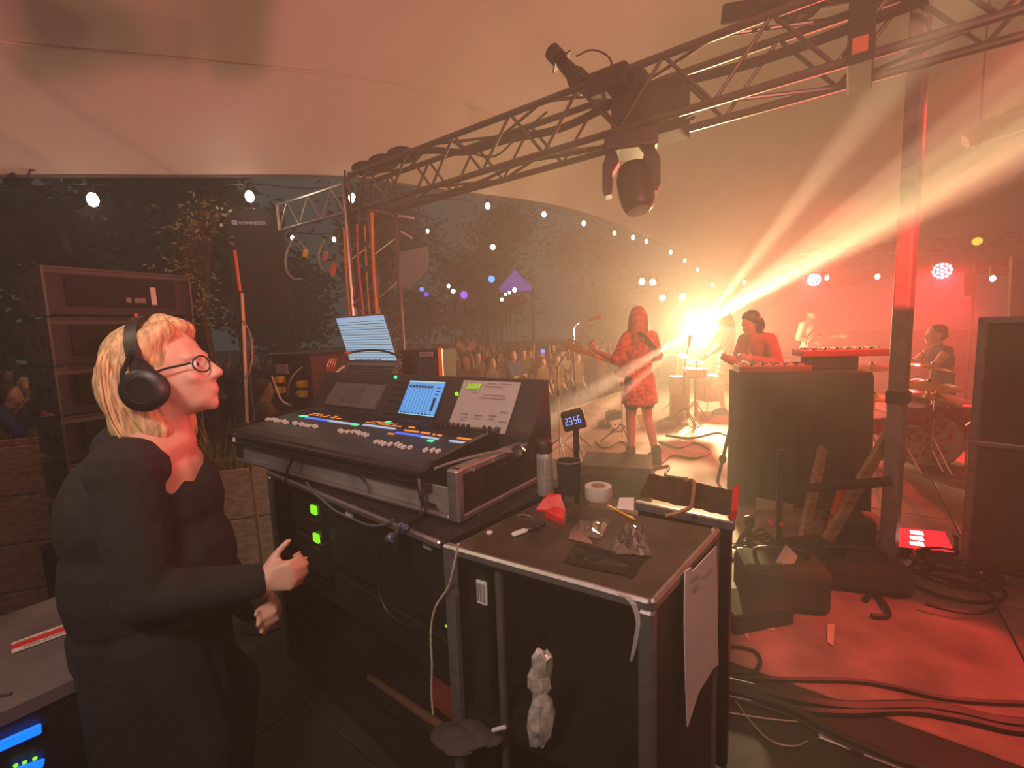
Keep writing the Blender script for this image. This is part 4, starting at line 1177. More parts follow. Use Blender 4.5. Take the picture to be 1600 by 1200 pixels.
op, OJ, ohf, _ = human('person', 'person with blond hair in a black hoodie, wearing headphones and watching the stage', oz, oy, pose,
    [('hoodie', M_hood, [lambda J, f, s: [('e', J['wai'], (.13, .1, .14), f), ('e', J['che'] + V((-.02, 0, -.03)), (.15, .11, .15), f), ('c', [(J['shoL'], .06), (J['nec'] + V((-.05, .02, -.10)), .06), (J['shoR'], .06)])], 'pelvis', 'upperR', 'upperL', 'foreR', 'foreL', lambda J, f, s: [('c', [(J['nec'] + V((-.05, -.05, -.06)), .055), (J['nec'] + V((-.10, 0, -.045)), .055), (J['nec'] + V((-.05, .05, -.06)), .055)]), ('e', J['wai'] + V((0, 0, -.03)), (.18, .165, .2), f), ('c', [(J['pel'], .15), (J['pel'] + V((.01, 0, -.45)), .155)]), ('e', J['che'] + V((-.03, 0, -.03)), (.185, .15, .17), f)]], .016),
     ('trousers', M_trou, ['pelvis', 'thighL', 'thighR', 'calfL', 'calfR'], .012), ('shoe', M_black, ['footR'], .008), ('shoe', M_black, ['footL'], .008)],
    op_hair, M_skin, 1.0, .007, (0.02, .97, .2), (0, -.2, .97),
    hands={'R': dict(d=(.93, .15, .05), pn=(.1, 1, -.1), thumb=(.1, 0, 1), curl=62, thumb_up=.5), 'L': dict(d=(.9, -.3, .1), pn=(0, -1, 0), thumb=(0, 0, 1), curl=50)})
bm = B(); cyl(bm, OJ['elbR'].lerp(OJ['wriR'], .88), OJ['elbR'].lerp(OJ['wriR'], .97), .036, .034, 14); obj('white_cuff', bm, M_paper, op, True)
# headphones
hp = thing('headphones', 'black over-ear headphones on the blond engineer', 'headphones', ohf.p(0, 0, .1))
band = [ohf.p(.108 * math.cos(a), -.0 - .012 * math.sin(a), .0 + .142 * math.sin(a)) for a in [PI * k / 16 for k in range(17)]]
bm = B()
rs = []
for i, p in enumerate(band):
    a = PI * i / 16; n_ = (ohf.x * math.cos(a) + ohf.z * math.sin(a)).normalized()
    rs.append([bm.verts.new(p + ohf.y * dy + n_ * dn) for dy, dn in ((-.016, -.003), (.016, -.003), (.014, .006), (-.014, .006))])
skin(bm, rs); bmesh.ops.recalc_face_normals(bm, faces=bm.faces); obj('headband', bm, M_black, hp, True)
for q in (1, -1):
    c = ohf.p(q * .088, .0, -.03); fx = ohf.x * q
    bm = B(); lathe(bm, [(.02, .0), (.042, .002), (.046, .012), (.042, .02)], c, fx, 20); obj('ear_pad', bm, M_matte, hp, True)
    bm = B(); lathe(bm, [(.046, .018), (.049, .024), (.048, .036), (.040, .043), (.028, .044), (.026, .041), (.0, .041)], c, fx, 24); obj('ear_cup', bm, M_black, hp, True)
    bm = B(); tube(bm, [c + fx * .03 + ohf.y * .045, c + fx * .03 + ohf.y * .03 + ohf.z * .045, ohf.p(q * .112, 0, .06)], .005, 6); tube(bm, [c + fx * .03 - ohf.y * .045, c + fx * .03 - ohf.y * .03 + ohf.z * .045, ohf.p(q * .112, 0, .06)], .005, 6); obj('yoke', bm, M_black, hp, True)
# glasses
gl = thing('glasses', 'dark framed glasses on the blond engineer', 'glasses', ohf.p(0, .1, 0))
for q in (1, -1):
    bm = B(); tube(bm, [ohf.p(q * .033 + .026 * math.cos(a), .101 - .012 * (q * .033 + .026 * math.cos(a)) ** 2 / .003, .002 + .02 * math.sin(a)) for a in [2 * PI * k / 16 for k in range(17)]], .002, 5); obj('rim', bm, M_black, gl, True)
    bm = B(); tube(bm, [ohf.p(q * .060, .086, .008), ohf.p(q * .078, .04, .008), ohf.p(q * .08, -.0, .004)], .0028, 5); obj('temple', bm, M_black, gl, True)
bm = B(); tube(bm, [ohf.p(-.008, .1, .006), ohf.p(0, .105, .009), ohf.p(.008, .1, .006)], .002, 5); obj('bridge', bm, M_black, gl, True)
# ---------------------------------------------------------------- the band
M_dress = mat('red_patterned_cloth', (.62, .16, .16), .8, var=.6, scale=26)
M_skirt = mat('pale_patterned_cloth', (.62, .40, .36), .8, var=.6, scale=22)
M_redlit = mat('red_lit_top', (.55, .05, .06), .8, var=.15)  # red light on the keyboard player's arms is put into this colour
M_wshirt = mat('white_shirt', (.72, .68, .62), .8, var=.08)
M_gwood = mat('red_lacquer', (.55, .05, .03), .18, coat=.5, var=.15)
M_maple = mat('maple', (.62, .40, .16), .4, var=.15)
def skirt(z0, z1, r0, r1):
    def go(J, f, s):
        c = J['pel']; out = []
        for k in range(7):
            t = k / 6; r = r0 + (r1 - r0) * t; p = c + V((0, 0, (z0 + (z1 - z0) * t) * s))
            out.append(('e', p, (r * s, r * .8 * s, .05 * s), f))
        return out
    return go
def guitar(label, c, nd, n, ln, bm_m, cat='guitar', strap=None):
    """c body centre, nd neck direction, n the way its face points"""
    nd = V(nd).normalized(); n = V(n); n = (n - nd * n.dot(nd)).normalized(); sd_ = n.cross(nd)
    f = Fr(c, nd, sd_, n)
    t = thing('bass_guitar' if cat == 'bass guitar' else 'electric_guitar', label, cat, c)
    outl = [(-.22, 0), (-.20, .10), (-.12, .155), (-.03, .135), (.03, .115), (.10, .14), (.19, .13), (.20, .09), (.14, .06), (.12, .02), (.13, -.05), (.17, -.09), (.15, -.13), (.07, -.135), (0, -.115), (-.08, -.14), (-.16, -.15), (-.21, -.08)]
    bm = B(); slab(bm, [f.p(a, b, -.02) for a, b in outl], n, .04); obj('body', bm, bm_m, t)
    bm = B(); slab(bm, [f.p(a * .6 - .02, b * .62, .0205) for a, b in outl], n, .003); obj('pickguard', bm, M_white, t)
    bm = B(); box(bm, (.08, -.026, .012), (ln, .026, .034), f, .004); nk = obj('neck', bm, M_maple, t)
    bm = B(); slab(bm, [f.p(a, b, .01) for a, b in ((ln, -.026), (ln + .05, -.045), (ln + .2, -.035), (ln + .21, .02), (ln + .06, .05), (ln, .026))], n, .018); obj('headstock', bm, M_maple, t)
    for k in range(4):
        bm = B(); cyl(bm, f.p(ln + .06 + .038 * k, .03, .02), f.p(ln + .06 + .038 * k, .075, .02), .008, .014, 8); obj('tuning_peg', bm, M_chrome, t)
    bm = B(); box(bm, (-.13, -.04, .022), (-.09, .04, .036), f, .003); obj('bridge', bm, M_chrome, t)
    for k in (-.015, -.005, .005, .015): rod('string', f.p(-.11, k, .038), f.p(ln + .02, k, .037), .0012, M_chrome, t, 4)
    if strap:
        bm = B(); pts = spline([f.p(-.2, 0, -.02)] + [V(p) for p in strap] + [f.p(.19, .11, -.02)], 5)
        prev = None
        for i, p in enumerate(pts):
            a = (pts[min(i + 1, len(pts) - 1)] - pts[max(i - 1, 0)]).normalized(); s2 = a.cross(n); s2 = s2.normalized() if s2.length > .1 else sd_
            q = [bm.verts.new(p + s2 * .022), bm.verts.new(p - s2 * .022)]
            if prev: bm.faces.new((prev[0], prev[1], q[1], q[0]))
            prev = q
        bmesh.ops.solidify(bm, geom=bm.faces[:], thickness=.003); obj('strap', bm, M_matte, t)
    return f
# bassist
o = lvl(1000, 722, 0); o.z = 0
yb = 22; f = fz(o, yb)
human('person', 'person with long hair in a red patterned dress, playing the bass at the stage front', o, yb,
      dict(kneR=(.10, .0, .50), ankR=(.14, -.10, .09), toeR=(.18, .04, .035), kneL=(-.08, .06, .50), ankL=(-.08, .06, .09), toeL=(-.12, .2, .035),
           elbR=(.27, .02, 1.17), wriR=(.14, .22, 1.06), elbL=(-.30, .02, 1.16), wriL=(-.42, .24, 1.26)),
      [('dress', M_dress, ['torso', 'pelvis', 'upperL', 'upperR', skirt(0, -.26, .16, .20)], .016), ('shorts', M_black, ['pelvis', lambda J, f, s: [('c', [(J['hipR'], .09), (J['hipR'].lerp(J['kneR'], .62), .075)]), ('c', [(J['hipL'], .09), (J['hipL'].lerp(J['kneL'], .62), .075)])]], .012),
       ('shoe', M_black, ['footR', lambda J, f, s: [('c', [(J['ankR'], .045), (J['ankR'] + V((0, 0, .07)), .045)])]], .012), ('shoe', M_black, ['footL', lambda J, f, s: [('c', [(J['ankL'], .045), (J['ankL'] + V((0, 0, .07)), .045)])]], .012)],
      hair_long(M_auburn), M_skin, 1.0, .011, (.8, .6, -.05), (0, 0, 1),
      hands={'R': dict(d=f.x * -.7 + f.y * .2 - f.z * .5, pn=-f.y, curl=40), 'L': dict(d=f.x * -.3 + f.y * .3 + f.z * .8, pn=-f.y, curl=55)})
guitar('red bass guitar held by the person in the red patterned dress', f.p(.02, .20, 1.04), f.x * -.90 + f.y * .12 + f.z * .36, f.y, .62, M_gwood, 'bass guitar', [f.p(.17, .08, 1.08), f.p(.145, -.10, 1.20), f.p(.03, -.155, 1.32), f.p(-.09, -.135, 1.43), f.p(-.13, .0, 1.465), f.p(-.15, .11, 1.34)])
# percussion player
o = lvl(1137, 649, 0); o.z = 0
yp = 95; f = fz(o, yp)
human('person', 'person with long hair in a pale patterned skirt, reaching left to the snare drum', o, yp,
      dict(che=(0, .04, 1.26), nec=(0, .06, 1.42), hea=(0, .10, 1.57), shoR=(.16, .06, 1.38), shoL=(-.16, .06, 1.38), elbL=(-.21, .20, 1.16), wriL=(-.15, .42, 1.02), elbR=(.21, .2, 1.15), wriR=(.14, .40, 1.0),
           kneR=(.10, .12, .50), ankR=(.1, .02, .09), toeR=(.12, .17, .035), kneL=(-.10, .10, .49), ankL=(-.09, -.22, .22), toeL=(-.10, -.16, .08)),
      [('top', M_wshirt, ['torso', 'upperL', 'upperR'], .014), ('skirt', M_skirt, ['pelvis', skirt(.08, -.40, .155, .24)], .012), ('shoe', M_black, ['footR'], .012), ('shoe', M_black, ['footL'], .012)],
      hair_long(M_auburn), M_skin, 1.0, .012, (0, 1, -.15), (0, .1, 1))
# keyboard player
o = at(1196, 500, 4.85); o.z = 0
yk = 108; f = fz(o, yk)
human('person', 'person with dark hair and red-lit sleeves bending over the keyboard', o, yk,
      dict(wai=(0, .03, 1.09), che=(0, .08, 1.24), nec=(0, .14, 1.37), hea=(0, .20, 1.50), shoR=(.165, .11, 1.33), shoL=(-.165, .11, 1.33), elbL=(-.27, .10, 1.08), wriL=(-.19, .33, 1.14), elbR=(.27, .12, 1.08), wriR=(.17, .36, 1.14)),
      [('top', M_redlit, ['torso', 'pelvis', 'upperL', 'upperR', 'foreL', 'foreR'], .014), ('trousers', M_trou, ['pelvis', 'thighL', 'thighR', 'calfL', 'calfR'], .012), ('shoe', M_black, ['footR'], .01), ('shoe', M_black, ['footL'], .01)],
      hair_bob(M_bhair), M_skin, 1.0, .012, (0, .9, -.3), (0, .3, .95))
# guitarist
o = at(1266, 500, 9.2); o.z = 0
yg = 195; f = fz(o, yg)
def cap_hair(m):
    def go(fr, s, t, vx):
        P = lambda *a: fr.p(*(k * s for k in a))
        blob('hair', [('e', P(0, -.03, .02), (.084, .09, .09), fr)], vx, M_brown, t, 0, 3)
        blob('cap', [('e', P(0, -.012, .062), (.087, .105, .07), fr), ('e', P(0, .10, .055), (.06, .05, .012), fr)], .01, M_matte, t, 0, 2)
        blob('beard', [('e', P(0, .062, -.085), (.05, .042, .04), fr), ('e', P(.045, .03, -.06), (.022, .03, .045), fr), ('e', P(-.045, .03, -.06), (.022, .03, .045), fr)], .01, M_brown, t, 0, 2)
    return go
human('person', 'person with a cap and beard in a white shirt, playing guitar at the back', o, yg,
      dict(elbR=(.27, .0, 1.15), wriR=(.10, .2, 1.05), elbL=(-.30, .05, 1.15), wriL=(-.42, .25, 1.15)),
      [('shirt', M_wshirt, ['torso', 'pelvis', 'upperL', 'upperR'], .018), ('trousers', M_trou, ['pelvis', 'thighL', 'thighR', 'calfL', 'calfR'], .012), ('shoe', M_black, ['footR'], .01), ('shoe', M_black, ['footL'], .01)],
      cap_hair(0), M_skin, 1.02, .013, (0, .9, -.25), (0, .25, .95), build=1.1)
guitar('pale electric guitar held by the person in the white shirt', f.p(.03, .20, 1.03), f.x * -.95 + f.y * .1 + f.z * .2, f.y, .50, mat('cream_lacquer', (.6, .5, .35), .25, coat=.4, var=.1), 'guitar', [f.p(.18, .08, 1.15), f.p(.1, .16, 1.3), f.p(-.02, .155, 1.38), f.p(-.12, .06, 1.46), f.p(-.13, -.1, 1.36)])
# drummer
o = at(1478, 500, 5.5); o.z = 0
yd = 72; f = fz(o, yd)
human('person', 'person seated behind the drum kit, dim, with one bare arm stretched to the cymbals', o, yd,
      dict(pel=(0, 0, .62), wai=(0, .0, .78), che=(0, .03, .97), nec=(0, .05, 1.13), hea=(0, .09, 1.28), shoR=(.17, .05, 1.09), shoL=(-.17, .05, 1.09), elbL=(-.26, .2, .92), wriL=(-.22, .42, 1.0), elbR=(.26, .2, .92), wriR=(.12, .4, .95),
           hipR=(.09, 0, .58), hipL=(-.09, 0, .58), kneR=(.22, .40, .55), kneL=(-.22, .40, .55), ankR=(.2, .42, .09), ankL=(-.2, .42, .09), toeR=(.21, .57, .035), toeL=(-.21, .57, .035)),
      [('shirt', M_matte, ['torso', 'pelvis'], .016), ('trousers', M_trou, ['pelvis', 'thighL', 'thighR', 'calfL', 'calfR'], .012), ('shoe', M_black, ['footR'], .01), ('shoe', M_black, ['footL'], .01)],
      hair_short(M_bhair), M_skin, 1.0, .013)
st = thing('drum_stool', 'round black drum stool under the seated drummer', 'stool', o)
bm = B(); lathe(bm, [(.0, .44), (.16, .44), (.175, .47), (.17, .505), (.0, .51)], o, n=18); obj('seat', bm, M_black, st, True)
bm = B(); cyl(bm, o + V((0, 0, .2)), o + V((0, 0, .45)), .02); obj('post', bm, M_chrome, st)
for k in range(3):
    a = k * 2.1; bm = B(); cyl(bm, o + V((0, 0, .25)), o + V((.24 * math.cos(a), .24 * math.sin(a), .01)), .012, n=8); obj('leg', bm, M_chrome, st)

# ---------------------------------------------------------------- drums, cymbals, stands
M_head = mat('drum_head', (.75, .70, .66), .5, var=.08)
M_shell = mat('red_drum_shell', (.45, .03, .03), .15, coat=.5, var=.1)
M_shell2 = mat('wood_drum_shell', (.40, .20, .09), .3, var=.2)
M_brass = mat('cymbal_bronze', (.75, .50, .18), .22, 1, var=.1, scale=30)
def tripod(t, o, h, r=.28, m=M_chrome, lean=None):
    top = o + V((0, 0, h)) if lean is None else V(lean)
    bm = B(); cyl(bm, o + V((0, 0, .06)), top, .012, n=8); obj('post', bm, m, t)
    for k in range(3):
        a = k * 2.094 + .4
        bm = B(); cyl(bm, o + V((0, 0, min(.32, h * .5))), o + V((r * math.cos(a), r * math.sin(a), .012)), .009, n=6); obj('leg', bm, m, t)
def drum(name, label, c, ax, r, dp, m, legs=None, group=None):
    ax = V(ax).normalized()
    t = thing(name, label, 'drum', V((c[0], c[1], 0)), group)
    c = V(c)
    bm = B(); lathe(bm, [(r, 0), (r, dp)], c, ax, 24); obj('shell', bm, m, t, True)
    for k, e in ((0, -1), (dp, 1)):
        bm = B(); tube(bm, [p.co.copy() for p in ring(bm, c + ax * k, ax, r + .008, 24)] + [ring(bm, c + ax * k, ax, r + .008, 24)[0].co.copy()], .011, 6)
        bmesh.ops.delete(bm, geom=[v for v in bm.verts if not v.link_faces], context='VERTS'); obj('hoop', bm, M_chrome, t, True)
        bm = B(); lathe(bm, [(.001, k + e * .006), (r - .004, k + e * .004), (r - .004, k + e * .001), (.001, k + e * .001)], c, ax, 24); obj('drum_head', bm, M_head, t, True)
    n = 8
    e1 = ax.orthogonal().normalized(); e2 = ax.cross(e1)
    for k in range(n):
        a = 2 * PI * k / n; d = e1 * math.cos(a) + e2 * math.sin(a)
        rod('lug', c + d * (r + .012) + ax * .005, c + d * (r + .012) + ax * (dp - .005), .005, M_chrome, t, 5)
    if legs == 'tripod': tripod(t, V((c.x, c.y, 0)), c.z, .24)
    if legs == 'three':
        for k in range(3):
            a = k * 2.09; bm = B(); cyl(bm, c + V((math.cos(a) * (r + .02), math.sin(a) * (r + .02), dp * .5)), V((c.x + math.cos(a) * (r + .04), c.y + math.sin(a) * (r + .04), 0.0)), .009, n=6); obj('leg', bm, M_chrome, t)
    return t
def cymbal(label, px_, py_, d, r, tilt=(0.1, -.2), group=None, hat=False):
    c = at(px_, py_, d); t = thing('hi_hat' if hat else 'cymbal', label, 'cymbal', V((c.x, c.y, 0)), group)
    n = V((tilt[0], tilt[1], 1)).normalized()
    for k, s in ((0, 1),) + (((-.025, -1),) if hat else ()):
        bm = B(); lathe(bm, [(.0, s * .028), (r * .14, s * .026), (r * .22, s * .008), (r * .6, s * .002), (r, -s * .008), (r, -s * .0095), (r * .6, 0), (r * .22, s * .006), (.0, s * .02)], c + n * k, n, 28); obj('plate', bm, M_brass, t, True)
    bm = B(); cyl(bm, c + n * .02, c + n * .05, .014, n=8); obj('wing_nut', bm, M_black, t)
    tripod(t, V((c.x, c.y, 0)), c.z, .26)
    return t
# middle percussion set
p = at(1086, 578, 7.2)
drum('snare_drum', 'small snare drum on a stand between the bass player and the skirted player', (p.x, p.y, p.z - .10), (0.0, -.05, 1), .17, .12, M_shell2, 'tripod')
cymbal('hi-hat cymbals right of the snare drum at the skirted player\'s hand', 1088, 566, 7.05, .15, (.05, -.12), hat=True)
p = at(1062, 600, 7.6); drum('conga', 'tall wooden conga left of the snare drum', (p.x, p.y, .02), (0, 0, 1), .15, p.z + .1, M_shell2)
p = at(1108, 612, 7.9); drum('floor_tom', 'wooden floor tom behind the snare drum', (p.x, p.y, .22), (0, 0, 1), .19, .42, M_shell2, 'three')
cymbal('small cymbal high behind the bass player\'s shoulder, left of the bright lamp', 1058, 552, 7.8, .2, (.2, -.25))
# the right kit
kc = at(1440, 690, 4.7)
bd = V((kc.x, kc.y, .29))
drum('bass_drum', 'big bass drum with a patterned front, at the heart of the right drum kit', bd + V((.12, .2, 0)), (-.45, -.85, 0), .27, .36, M_shell)
bm = B(); ax = V((-.45, -.85, 0)).normalized(); c = bd + V((.12, .2, 0)) + ax * .368; e1 = V((0, 0, 1)); e2 = ax.cross(e1); r = random.Random(4)
for k in range(60):
    a, q = r.random() * 2 * PI, math.sqrt(r.random()) * .22; p = c + e1 * (q * math.cos(a)) + e2 * (q * math.sin(a))
    d1 = (e1 * r.uniform(-1, 1) + e2 * r.uniform(-1, 1)).normalized() * .028; d2 = ax.cross(d1) * .45
    slab(bm, [p + d1, p + d2, p - d1, p - d2], ax, .0012)
sp(solo('drum_print', bm, M_red, 'scattered red leaf print on the front of the big bass drum', 'print'), kind='stuff')
for x, y, d, r_, dp, lb in ((1418, 640, 4.55, .15, .2, 'left rack tom above the big bass drum'), (1462, 640, 4.75, .16, .22, 'right rack tom above the big bass drum')):
    p = at(x, y, d); drum('rack_tom', lb, (p.x, p.y, p.z - .1), (-.1, -.25, 1), r_, dp, M_shell, 'tripod')
p = at(1502, 640, 4.6); drum('floor_tom', 'red floor tom at the right end of the right drum kit', (p.x, p.y, .2), (0, 0, 1), .2, .42, M_shell, 'three')
p = at(1350, 668, 4.5); drum('snare_drum', 'red snare drum at the left of the right drum kit, left of the tall pole', (p.x, p.y, p.z), (-.05, -.1, 1), .17, .14, M_shell, 'tripod')
cymbal('upper cymbal of the right drum kit, catching a red glint', 1456, 573, 4.9, .2, (.15, -.15))
cymbal('wide middle cymbal of the right drum kit', 1450, 600, 4.6, .27, (.05, -.16))
cymbal('lowest and widest cymbal on the right of the right drum kit', 1462, 618, 4.5, .29, (.12, -.12))
cymbal('cymbal left of the tall pole beside the red snare drum', 1362, 573, 5.0, .18, (-.1, -.15))
cymbal('hi-hat of the right drum kit below the left cymbal', 1366, 620, 4.9, .16, (.0, -.12), hat=True)
for a, b, lb in (((1440, 585, 4.9), (1400, 600, 4.5), 'drumstick in the drummer\'s far hand'), ((1452, 568, 5.1), (1438, 548, 4.8), 'drumstick in the drummer\'s near hand, pointing up')):
    bm = B(); cyl(bm, at(*a), at(*b), .009, .006, 8); solo('drumstick', bm, M_maple, lb, 'drumstick', True)

def micstand(label, base, bend, mic_at, mic=True, m=M_chrome, boom_tail=None, rtri=.28):
    t = thing('microphone_stand', label, 'microphone stand', base)
    bm = B(); tube(bm, spline([base + V((0, 0, .06))] + [V(q) for q in bend] + [V(mic_at)], 5), .009, 6); obj('pole', bm, m, t, True)
    for k in range(3):
        a = k * 2.094 + .7; bm = B(); cyl(bm, base + V((0, 0, .25)), base + V((rtri * math.cos(a), rtri * math.sin(a), .01)), .009, n=6); obj('leg', bm, M_black, t)
    bm = B(); cyl(bm, base + V((0, 0, .75)), base + V((0, 0, .82)), .018, n=8); obj('clutch', bm, M_black, t)
    if boom_tail is not None:
        bm = B(); cyl(bm, V(boom_tail), V(mic_at), .008, n=6); obj('boom', bm, m, t)
    if mic:
        d = (V(mic_at) - V(bend[-1])).normalized(); c = V(mic_at)
        bm = B(); skin(bm, [ring(bm, c + d * k, d, r, 10) for k, r in ((-.02, .012), (.08, .02), (.1, .027), (.14, .028), (.16, .014))]); obj('microphone', bm, mat('mic_metal', (.4, .36, .3), .4, .6), t, True)
    return t
b1 = at(899, 640, 5.6); b1.z = 0
micstand('tall thin microphone stand with a bent top, left of the bass player', b1, [V((b1.x, b1.y, 1.35)), V((b1.x + .01, b1.y, 1.52)), V((b1.x + .07, b1.y, 1.57))], V((b1.x + .19, b1.y - .02, 1.60)))
b2 = at(873, 640, 5.3); b2.z = 0
micstand('shorter boom stand left of the tall microphone stand', b2, [V((b2.x, b2.y, .8))], V((b2.x, b2.y, 1.10)), False, M_chrome)
bm = B(); cyl(bm, at(862, 586, 5.3), at(911, 513, 5.35), .009, n=6); solo('boom_arm', bm, M_chrome, 'diagonal boom arm clamped on the shorter microphone stand', 'boom', True)
b3 = lvl(1070, 662, 0); micstand('microphone stand in front of the snare drum', b3, [V((b3.x, b3.y, .9))], V((b3.x + .05, b3.y, 1.2)), True)
b4 = lvl(972, 692, 0); t_ = micstand('short stand with a white cloth clip in front of the bass player', b4, [V((b4.x, b4.y, .5))], V((b4.x, b4.y, .98)), False)
bm = B(); box(bm, (-.05, -.02, .80), (.05, .02, .85), fz(b4, 20), .008); obj('cloth_clip', bm, M_white, t_)
a, b = lvl(1121, 752, .0), at(1149, 634, 4.3)
t_ = thing('leaning_stand', 'dark leaning stand between the performers and the draped keyboard case', 'stand', a)
bm = B(); cyl(bm, a, b, .016, n=8); obj('post', bm, M_black, t_)
bm = B(); p = a.lerp(b, .3); ball(bm, p, .035, 1, 1, 1.3); obj('clutch', bm, M_black, t_, True)
bm = B(); cyl(bm, b, b + V((.18, .02, -.0)), .01, n=8); obj('arm', bm, M_black, t_)

# floor things round the bass player
fm = thing('floor_monitor', 'low black floor monitor with a red-lit top behind the tape roll', 'speaker', lvl(950, 765, 0))
o = lvl(952, 778, 0); fr = Fr(o, (.95, -.3, 0), (.3, .95, 0))
bm = B(); rs = [[bm.verts.new(fr.p(u, v, z)) for v, z in ((-.02, 0.0), (-.02, .20), (.05, .27), (.42, .30), (.42, 0))] for u in (-.26, .36)]; skin(bm, rs); bmesh.ops.recalc_face_normals(bm, faces=bm.faces); obj('cabinet', bm, mat('gloss_black', (.03, .02, .02), .25, var=.1), fm)
bm = B(); slab(bm, [fr.p(u, v, z) for u, v, z in ((-.22, -.022, .03), (.32, -.022, .03), (.32, -.022, .19), (-.22, -.022, .19))], -fr.y, .004); obj('grille', bm, M_matte, fm)
for i, (x, y, wd, dp_, h, m, lb) in enumerate(((945, 668, .20, .14, .07, M_dark, 'dark effects pedal at the left of the pedal row'), (966, 672, .14, .18, .06, M_wshirt, 'pale effects pedal second in the pedal row'), (1042, 668, .22, .16, .08, M_shell2, 'brown effects pedal right of the bass player\'s legs'), (1066, 664, .13, .13, .06, M_chrome, 'shiny effects pedal furthest right in the pedal row'), (958, 655, .26, .12, .14, M_black, 'black power box behind the pedal row'))):
    o = lvl(x, y, 0); fr = fz(o, -20 + 13 * i)
    t_ = thing('effects_pedal' if i < 4 else 'power_box', lb, 'pedal' if i < 4 else 'box', o)
    bm = B(); box(bm, (-wd / 2, -dp_ / 2, 0), (wd / 2, dp_ / 2, h), fr, .01); obj('housing', bm, m, t_)
    for k in (-.25, .25):
        bm = B(); cyl(bm, fr.p(wd * k, dp_ * .25, h), fr.p(wd * k, dp_ * .25, h + .02), .016, n=8); obj('knob', bm, M_black, t_)
    bm = B(); cyl(bm, fr.p(0, -dp_ * .25, h), fr.p(0, -dp_ * .25, h + .015), .014, n=8); obj('foot_switch', bm, M_chrome, t_)
o = lvl(1012, 668, 0); fr = fz(o, 25); fr2_ = Fr(o, fr.x, (fr.y * .5 + V((0, 0, .86))), fr.y)
bm = B(); box(bm, (-.12, 0, 0), (.12, .22, .012), fr2_, .002); solo('leaning_board', bm, mat('cream_board', (.6, .52, .36), .7), 'pale square board propped up behind the bass player\'s legs', 'board')
for k, (pts, lb) in enumerate((([(1030, 690), (1060, 700), (1085, 692), (1110, 705), (1085, 716), (1050, 712), (1030, 725)], 'black cable curling on the red-lit floor right of the bass player'), ([(930, 690), (945, 700), (970, 690), (985, 705), (950, 712)], 'cable coil in front of the pedal row'), ([(1040, 680), (1080, 684), (1120, 676), (1140, 682)], 'cable running right along the stage from the pedals'), ([(1010, 735), (1045, 728), (1040, 742), (1075, 748)], 'short black cable at the bass player\'s feet'))):
    cable(lb, [lvl(x, y, .012) for x, y in pts], .012)

# keyboards on the draped case
q1, q2, q3, q4 = lvl(1151, 790, 0), lvl(1330, 800, 0), None, None
ex_ = (q2 - q1).normalized(); ey_ = V((-ex_.y, ex_.x, 0)); kf_ = Fr(q1, ex_, ey_)
kw = .92
t_ = thing('draped_stand', 'tall black cloth-draped stand that carries the two keyboards', 'stand', q1 + ex_ * .5)
bm = B(); n = 40; top, bot = [], []
pr_ = [(0, 0), (kw, 0), (kw, .4), (0, .4)]
path = []
for (a0, b0_), (a1, b1_) in zip(pr_, pr_[1:] + pr_[:1]):
    k = 22 if abs(a1 - a0) > .5 else 10
    for i in range(k): path.append((a0 + (a1 - a0) * i / k, b0_ + (b1_ - b0_) * i / k))
r = random.Random(6)
rws = []
for z, am in ((1.10, .0), (1.06, .006), (.8, .012), (.4, .018), (.02, .024)):
    row = []
    for i, (a, b) in enumerate(path):
        k = am * math.sin(i * 2.1) + am * .4 * math.sin(i * .9)
        ca, cb = a - kw / 2, b - .2
        row.append(bm.verts.new(kf_.p(a + (k if abs(ca) > kw / 2 - .01 else 0) * (1 if ca > 0 else -1), b + (k if abs(cb) > .19 else 0) * (1 if cb > 0 else -1), z)))
    rws.append(row)
skin(bm, rws[::-1]); bmesh.ops.recalc_face_normals(bm, faces=bm.faces); obj('cloth', bm, mat('black_cloth', (.045, .05, .035), .9, var=.3, scale=5), t_, True)
def keyboard(label, a, b, z, ln, dp_, m):
    f = Fr(kf_.p(a, b, z), ex_, ey_)
    t = thing('keyboard', label, 'keyboard', f.p(ln / 2, dp_ / 2, 0))
    bm = B(); box(bm, (0, 0, 0), (ln, dp_, .055), f, .01); obj('case', bm, m, t)
    bm = B()
    for k in range(int(ln / .022) - 2): box(bm, (.03 + .022 * k, dp_ - .16, .05), (.05 + .022 * k, dp_ - .01, .062), f)
    sp(obj('white_keys', bm, M_white, t), kind='stuff')
    bm = B()
    for k in range(int(ln / .022) - 3):
        if k % 7 not in (2, 6): box(bm, (.045 + .022 * k, dp_ - .16, .06), (.057 + .022 * k, dp_ - .07, .07), f)
    sp(obj('black_keys', bm, M_black, t), kind='stuff')
    for k in range(6):
        bm = B(); cyl(bm, f.p(.1 + .08 * k, .05, .053), f.p(.1 + .08 * k, .05, .07), .01, n=8); obj('knob', bm, M_black, t)
    return f
keyboard('red-lit keyboard nearest the dark-haired player, on the left of the draped stand', .0, .0, 1.105, .52, .26, M_shell)  # red light on both keyboards is put into their case colour
k2 = keyboard('second red-lit keyboard raised behind, on the right of the draped stand', .50, .18, 1.21, .62, .26, M_shell)
bm = B()
bx = Fr(kf_.p(.55, .2, 1.102), ex_, ey_); box(bm, (0, 0, 0), (.36, .18, .105), bx, .01)
solo('keyboard_block', bm, M_matte, 'black block that lifts the second keyboard', 'box')
